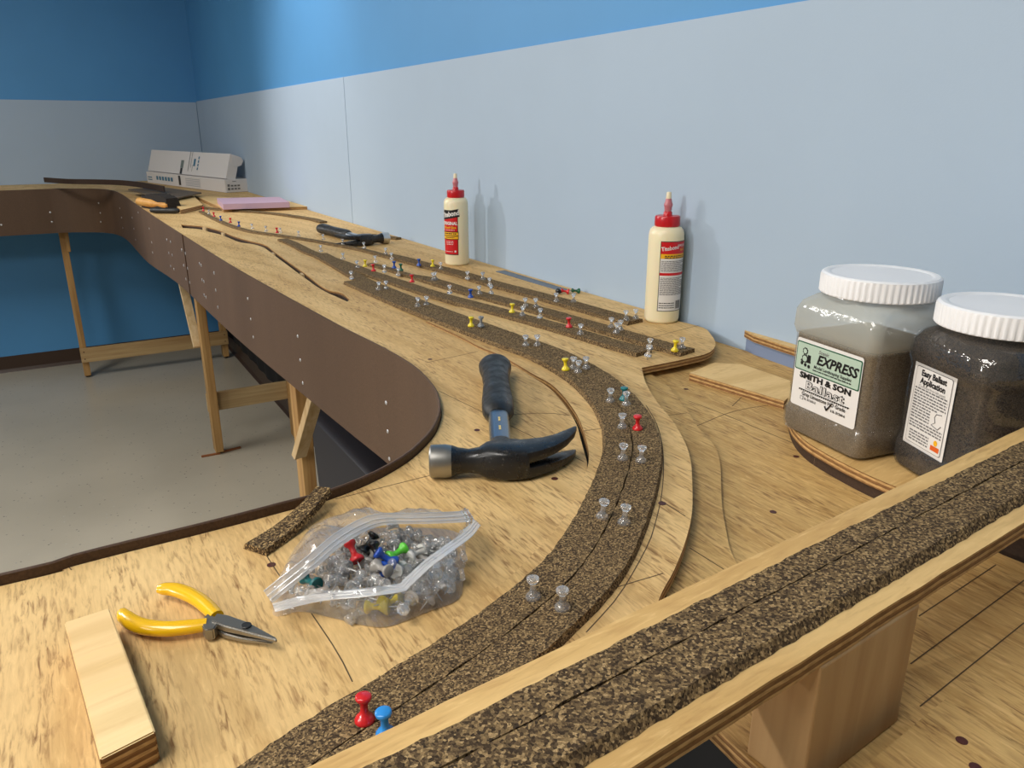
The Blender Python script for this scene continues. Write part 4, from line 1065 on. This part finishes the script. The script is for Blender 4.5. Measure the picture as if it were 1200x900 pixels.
fpart('lettering',text_bm('SMITH & SON',.0084,0,.0004,0,sx=1.38,off=(0,-.0052,.0005)),M['lblack'],lab,FM)
fpart('lettering',text_bm('Ballast',.0115,0,.0006,0,sx=1.6,space=1.1,off=(.001,-.0145,.0004)),M['lblack'],lab,FM)
fpart('lettering_fill',text_bm('Ballast',.0115,0,.0000,0,sx=1.6,space=1.1,off=(.001,-.0145,.0007)),M['lwhite'],lab,FM)
bm=bmesh.new()
for k in range(24): rect_bm(-.034+k*.0029,-.0215,-.034+k*.0029+.0017,-.0203,.0006,1,bm)
rect_bm(-.034,-.0203,.0355,-.0197,.0006,1,bm)
fpart('rail_line',bm,M['lblack'],lab,FM)
fpart('lettering',text_bm('Gray Limestone HO Grade',.0057,0,.0001,0,sx=.95,off=(.001,-.0245,.0006)),M['lblack'],lab,FM)
fpart('lettering',text_bm('2 lb. B1260-3',.0036,0,.0001,0,off=(-.018,-.0295,.0006)),M['lgrey'],lab,FM)
fpart('lettering',text_bm('6 lb. B1260-6',.0036,0,.0001,0,off=(.022,-.0305,.0006)),M['lblack'],lab,FM)
bm=bmesh.new(); add_tube(bm,[Vector((.0045,-.0282,.0008)),Vector((.007,-.0318,.0008)),Vector((.0135,-.0225,.0008))],[.0008,.0010,.0006],6); fpart('check_mark',bm,M['lblack'],lab,FM)
bm=bmesh.new(); add_tube(bm,[Vector(((-.0305),-.0275,.0006)),Vector((-.0305,-.031,.0006)),Vector((-.0265,-.031,.0006)),Vector((-.0265,-.0275,.0006)),Vector((-.0305,-.0275,.0006))],.00025,4); fpart('check_box',bm,M['lgrey'],lab,FM)
J2=(.7145,.350,T+jz); n2=math.atan2(.36,-.93)
t2_,S2=jar(J2,n2-PI,.0575,.026,M['jarclear'],M['ballast'],.160,'clear square jar of dark ballast with white instructions label, at the right edge',H=.146,lidr=.0565)
FM2=face_frame(J2,n2,.0575*.965+.0008,J2[2]+.069)
FM2=FM2@Matrix.Translation((-.0045,0,0))@Matrix.Diagonal((1.12,1.16,1,1))
lab=fpart('label',rrect(.0245,-.036,.033,.001,0),M['lwhite'],t2_,FM2)
bm=rrect(.0215,-.0335,.0305,.002,.0003); fpart('label_frame_line',bm,M['lgrey'],lab,FM2)
fpart('label_inner_panel',rrect(.0210,-.0330,.0300,.002,.0005),M['lwhite'],lab,FM2)
fpart('lettering',text_bm('Easy Ballast',.0068,0,.0003,0,sx=.95,off=(0,.0258,.0007)),M['lblack'],lab,FM2)
fpart('lettering',text_bm('Application',.0068,0,.0003,0,sx=.95,off=(0,.0195,.0007)),M['lblack'],lab,FM2)
fpart('lettering',text_bm('(Continued from left panel)',.0030,0,0,0,sx=.95,off=(0,.0150,.0007)),M['lgrey'],lab,FM2)
fpart('small_print',lines_bm(-.0195,.0195,[.0122-.0024*k for k in range(6)],.0012,.0007,21,.004,.0008),M['lgrey'],lab,FM2)
fpart('small_print',lines_bm(-.0195,.003,[-.0022-.0024*k for k in range(5)],.0012,.0007,22,.004,.0008),M['lgrey'],lab,FM2)
fpart('small_print',lines_bm(-.0195,.0195,[-.0148-.0024*k for k in range(3)],.0012,.0007,23,.004,.0008),M['lgrey'],lab,FM2)
fpart('small_print',lines_bm(-.0175,.006,[-.0235-.0024*k for k in range(4)],.0012,.0007,24,.004,.0008),M['lgrey'],lab,FM2)
bm=bmesh.new(); add_tube(bm,[Vector((.016,.000,.0008)),Vector((.010,-.001,.0008)),Vector((.0085,-.004,.0008)),Vector((.010,-.008,.0008)),Vector((.006,-.011,.0008)),Vector((.014,-.0125,.0008)),Vector((.017,-.009,.0008))],.00035,5); fpart('hand_sketch',bm,M['lgrey'],lab,FM2)
bm=rect_bm(.0095,-.0305,.0195,-.0265,.0008); fpart('orange_mark',bm,M['lred2'],lab,FM2)
bm=bmesh.new(); bm.faces.new([bm.verts.new((.0145+.0022*math.cos(2*PI*k/14),-.0238+.0024*math.sin(2*PI*k/14),.0008)) for k in range(14)]); fpart('yellow_mark',bm,M['lyellow'],lab,FM2)

# ================================================================= FAR THINGS
# steel ruler
a,b=P(586,317.5,.001),P(665,341.5,.001); d=b-a
rt=thing('steel_ruler','grey steel ruler lying along the wall between the two glue bottles','ruler',((a.x+b.x)/2,(a.y+b.y)/2,T))
rr2=Matrix.Rotation(math.atan2(d.y,d.x),3,'Z')
obj('blade',boxbm((a+b)/2,(d.length,.024,.0012),rr2,.0003),M['ruler'],rt)
bm=bmesh.new()
for k in range(60):
    f=(k+.5)/60; p=a+d*f; nn=Vector((-d.y,d.x,0)).normalized(); add_box(bm,p+nn*(.0095)+Vector((0,0,.0007)),(.0005,.004 if k%5 else .007,.0002),rr2)
obj('graduation_marks',bm,M['lblack'],rt)
# pink foam on plywood offcut
pf=[xy(P(*p,.012)) for p in [(262,245),(360,242),(352,236),(228,229)]]
o=slab('plywood_offcut',pf,.012,.0118,M['ply_clean']); tag(o,'pale plywood offcut under the pink foam slab','offcut')
ff=[xy(P(*p,.038)) for p in [(254,231),(261,238),(339,235.5),(327,229.5)]]
o=slab('foam_slab',ff,.034,.0215,M['pink']); tag(o,'flat slab of pink insulation foam lying near the far corner','foam slab')
# small ply pieces by the far corner
o=slab('plywood_offcut',[xy(P(*p,.016)) for p in [(195,231),(227,229.5),(238,240),(212,246)]],.016,.0158,M['ply_clean']); tag(o,'small plywood offcut beside the black-handled tool in the far corner','offcut')
o=slab('grey_sheet',[xy(P(*p,.03)) for p in [(150,221.5),(190,219),(236,225.5),(197,234)]],.03,.006,M['greyply']); tag(o,'flat grey-brown board lying behind the brush in the far corner','board')
# bendy spline
pts=[P(*p,.03) for p in [(53,215),(80,217),(110,217.5),(140,218.5),(160,220.5),(178,223.5),(193,226.5)]]
pts=[Vector((p.x,min(p.y,5.46),0)) for p in pts]
bm=ribbon_bm([xy(p) for p in spline(pts,6)],-.004,.004,.0365,.026,step=.03); o=obj('hardboard_spline',bm,M['hard_dark']); tag(o,'long dark bent strip lying on edge across the far corner','strip')
# brush
b0=P(163,236,.025); b1=P(197,241,.02); d=b1-b0; bl=d.length
t=thing('bench_brush','wooden-handled brush with dark bristles at the far inside corner','brush',(b0.x,b0.y,T))
bm=bmesh.new(); ups=Vector((0,0,1))
L_=[(0,.016),(.2,.019),(.5,.018),(.7,.011),(.85,.013),(.96,.013),(1.0,.008)]
add_tube(bm,[b0+d*f+Vector((0,0,.0)) for f,_ in L_],[r for _,r in L_],14,1.0); obj('handle',bm,M['brushwood'],t,50)
bm=bmesh.new(); up_=Vector((d.y,-d.x,0)).normalized()*-.03
rings=[]
for f in [i/14 for i in range(15)]:
    p=b0+d*(f*.85+.1)+Vector((-d.y,d.x,0)).normalized()*-.03; hgt=.030+.014*math.sin(f*PI)+random.uniform(-.003,.003)
    rings.append([Vector((p.x-.028,p.y,T+.003)),Vector((p.x-.022,p.y,T+.018+hgt)),Vector((p.x+.022,p.y,T+.018+hgt+random.uniform(-.003,.003))),Vector((p.x+.034,p.y,T+.003))])
add_loft(bm,rings); bo=obj('bristles',bm,M['bristle'],t,50); 
for v in bo.data.vertices: v.co.x+=.05
# black-handled tool
k0=P(176,246.5,.012); k1=P(210,247,.012)
o=bmesh.new(); dd=k1-k0; add_tube(o,[k0+dd*f for f in (0,.03,.15,.5,.85,.97,1)],[.004,.009,.0115,.0115,.0115,.010,.005],14,.9)
tag(obj('tool_handle',o,M['rubber'],None,50),'plain black rod-like tool handle lying in front of the brush','tool')
# white cartons
A=Vector((.545,5.36,0)); B=Vector((.800,4.275,0)); u=(B-A).normalized(); w_=Vector((-u.y,u.x,0)); 
if w_.x<0: w_=-w_
def carton(A,u,Ln,w_,W,H,z0,tilt,label):
    t=thing('flex_track_carton',label,'carton',(A.x,A.y,T+z0))
    Rm=Matrix.Identity(4)
    def pt(a,b,c): # a along, b width, c height, tilt about u
        cb,sb=math.cos(tilt),math.sin(tilt)
        v=A+u*a+w_*(b*cb-c*sb)+Vector((0,0,T+z0+b*sb+c*cb)); return v
    bm=bmesh.new(); add_loft(bm,[[pt(a,0,0),pt(a,W,0),pt(a,W,H),pt(a,0,H)] for a in (0,Ln)]); bmesh.ops.bevel(bm,geom=list(bm.edges),offset=.0015,segments=2,affect='EDGES')
    return t,obj('carton_body',bm,M['carton'],t),pt
t,b,pt=carton(A+w_*.0,u,1.11,w_,.150,.066,.001,0,'long white carton lying flat in the far corner, printed end facing the camera')
def quad(pts,mat,par,name):
    bm=bmesh.new(); bm.faces.new([bm.verts.new(p) for p in pts]); return obj(name,bm,mat,par)
def onface(pt,name,par,mat,rects,b=-.0012):
    bm=bmesh.new()
    for a0_,a1_,c0,c1 in rects: bm.faces.new([bm.verts.new(pt(a0_,b,c0)),bm.verts.new(pt(a1_,b,c0)),bm.verts.new(pt(a1_,b,c1)),bm.verts.new(pt(a0_,b,c1))])
    return obj(name,bm,mat,par)
onface(pt,'blue_lettering',t,M['lblue'],[(.16+.045*k,.19+.045*k,.024,.046) for k in range(6)]+[(.02,.09,.018,.024),(.02,.09,.032,.038)])
onface(pt,'black_patch',t,M['lblack'],[(.50,.53,.010,.062)])
onface(pt,'grey_print',t,plain('carton_print',srgb(176,178,184),.6),[(.60,.80,.012+.009*k,.016+.009*k) for k in range(5)])
bm=bmesh.new()
for (b0_,b1_,c0,c1) in [(.012,.024,.030,.042),(.012,.024,.012,.024)]+[(.030+.018*k,.043+.018*k,.014+.016*j,.022+.016*j) for k in range(3) for j in range(2)]+[(.04,.06,.054,.057)]:
    bm.faces.new([bm.verts.new(pt(1.1115,b0_,c0)),bm.verts.new(pt(1.1115,b1_,c0)),bm.verts.new(pt(1.1115,b1_,c1)),bm.verts.new(pt(1.1115,b0_,c1))])
obj('end_print',bm,M['lgrey'],t)
t,b,pt=carton(A+w_*.012,u,1.10,w_,.052,.128,.0715,-.30,'long white carton tipped up on edge on top of the flat one, with blue print')
onface(pt,'blue_lettering',t,M['lblue'],[(.72+.0,.735,.03+.02*k,.044+.02*k) for k in range(4)]); onface(pt,'blue_lettering',t,M['lblue'],[(.665,.69,.05,.09)])
onface(pt,'grey_print',t,M['lgrey'],[(.60,.606,.02,.13),(.63,.634,.04,.13),(.655,.659,.02,.055)])
onface(pt,'tape_mark',t,plain('tape_grey',srgb(120,130,126),.5),[(.49,.53,.035,.078)]); onface(pt,'black_patch',t,M['lblack'],[(.495,.525,.001,.034)])
# end flap
bm=bmesh.new(); ring=[pt(1.0+.0008,.004,.148)]+[pt(1.0+.03*math.sin(a)+.001,.004+.045*0+.03*(1-math.cos(a)) ,.148-.03*(1-math.cos(a))) for a in [0.2*i for i in range(1,8)]]
vs=[pt(1.101,.010,.127),pt(1.101,.060,.126),pt(1.101,.073,.112),pt(1.101,.068,.088),pt(1.101,.045,.072),pt(1.101,.012,.075)]
b2_=[v+u*.002 for v in vs]; add_loft(bm,[vs,b2_]); obj('end_flap',bm,M['carton'],t)

# ================================================================= CEILING LIGHTS
def troffer(x,y,w,l,power,label,size=None):
    t=thing('ceiling_light',label,'ceiling light',(x,y,CEIL-.03),0,'ceiling lights out of frame')
    bm=boxbm((x,y,CEIL-.012),(w+.06,l+.06,.022),None,.003); obj('housing',bm,M['fixture'],t)
    bm=boxbm((x,y,CEIL-.026),(w,l,.004)); obj('diffuser',bm,M['lens'],t)
    ld=bpy.data.lights.new('troffer_lamp','AREA'); ld.shape='RECTANGLE'; ld.size=w; ld.size_y=l; ld.energy=power; ld.color=(1,.96,.90)
    lo=bpy.data.objects.new('troffer_lamp',ld); C.objects.link(lo); lo.location=(x,y,CEIL-.032); return lo
LP=dict(a=23,b=38,c=38)
troffer(-.7,.3,.6,1.2,LP['a'],'fluorescent ceiling light above the aisle')
troffer(-2.6,.3,.6,1.2,LP['b'],'fluorescent ceiling light left of the aisle')
troffer(-1.3,3.3,.6,1.2,LP['c'],'fluorescent ceiling light near the back of the room')
def spot(name,loc,target,power,angle,blend,r,col=(1,.97,.93)):
    ld=bpy.data.lights.new(name,'SPOT'); ld.energy=power; ld.spot_size=angle; ld.spot_blend=blend; ld.shadow_soft_size=r; ld.color=col
    o=bpy.data.objects.new(name,ld); C.objects.link(o); o.location=loc; o.rotation_euler=(Vector(target)-Vector(loc)).to_track_quat('-Z','Y').to_euler(); return o
spot('track_spot',(-4.2,1.15,CEIL-.15),(.9,1.6,T+.1),290,math.radians(50),.6,.05)
spot('track_spot',(-2.35,5.25,CEIL-.3),(.9,1.2,T+.1),215,math.radians(60),.6,.05)
spot('wall_washer',(.52,2.95,CEIL-.05),(.90,3.0,1.7),38,math.radians(75),1.0,.05)

w=bpy.data.worlds.new('World'); bpy.context.scene.world=w; w.use_nodes=True; w.node_tree.nodes['Background'].inputs[0].default_value=(.5,.5,.5,1); w.node_tree.nodes['Background'].inputs[1].default_value=.2

# ================================================================= CAMERA
cam=bpy.data.cameras.new('camera'); cam.sensor_width=36; cam.lens=27.0; cam.clip_start=.01
co=bpy.data.objects.new('camera',cam); C.objects.link(co); co.location=(0,0,T+CAMH); co.rotation_euler=(PI/2-PITCH,0,-YAW)
s=bpy.context.scene; s.camera=co
s.view_settings.view_transform='Standard'; s.view_settings.look='None'; s.view_settings.gamma=1; s.view_settings.use_curve_mapping=False
s.view_settings.exposure=-0.12

s.cycles.transparent_max_bounces=32; s.cycles.max_bounces=14; s.cycles.transmission_bounces=12
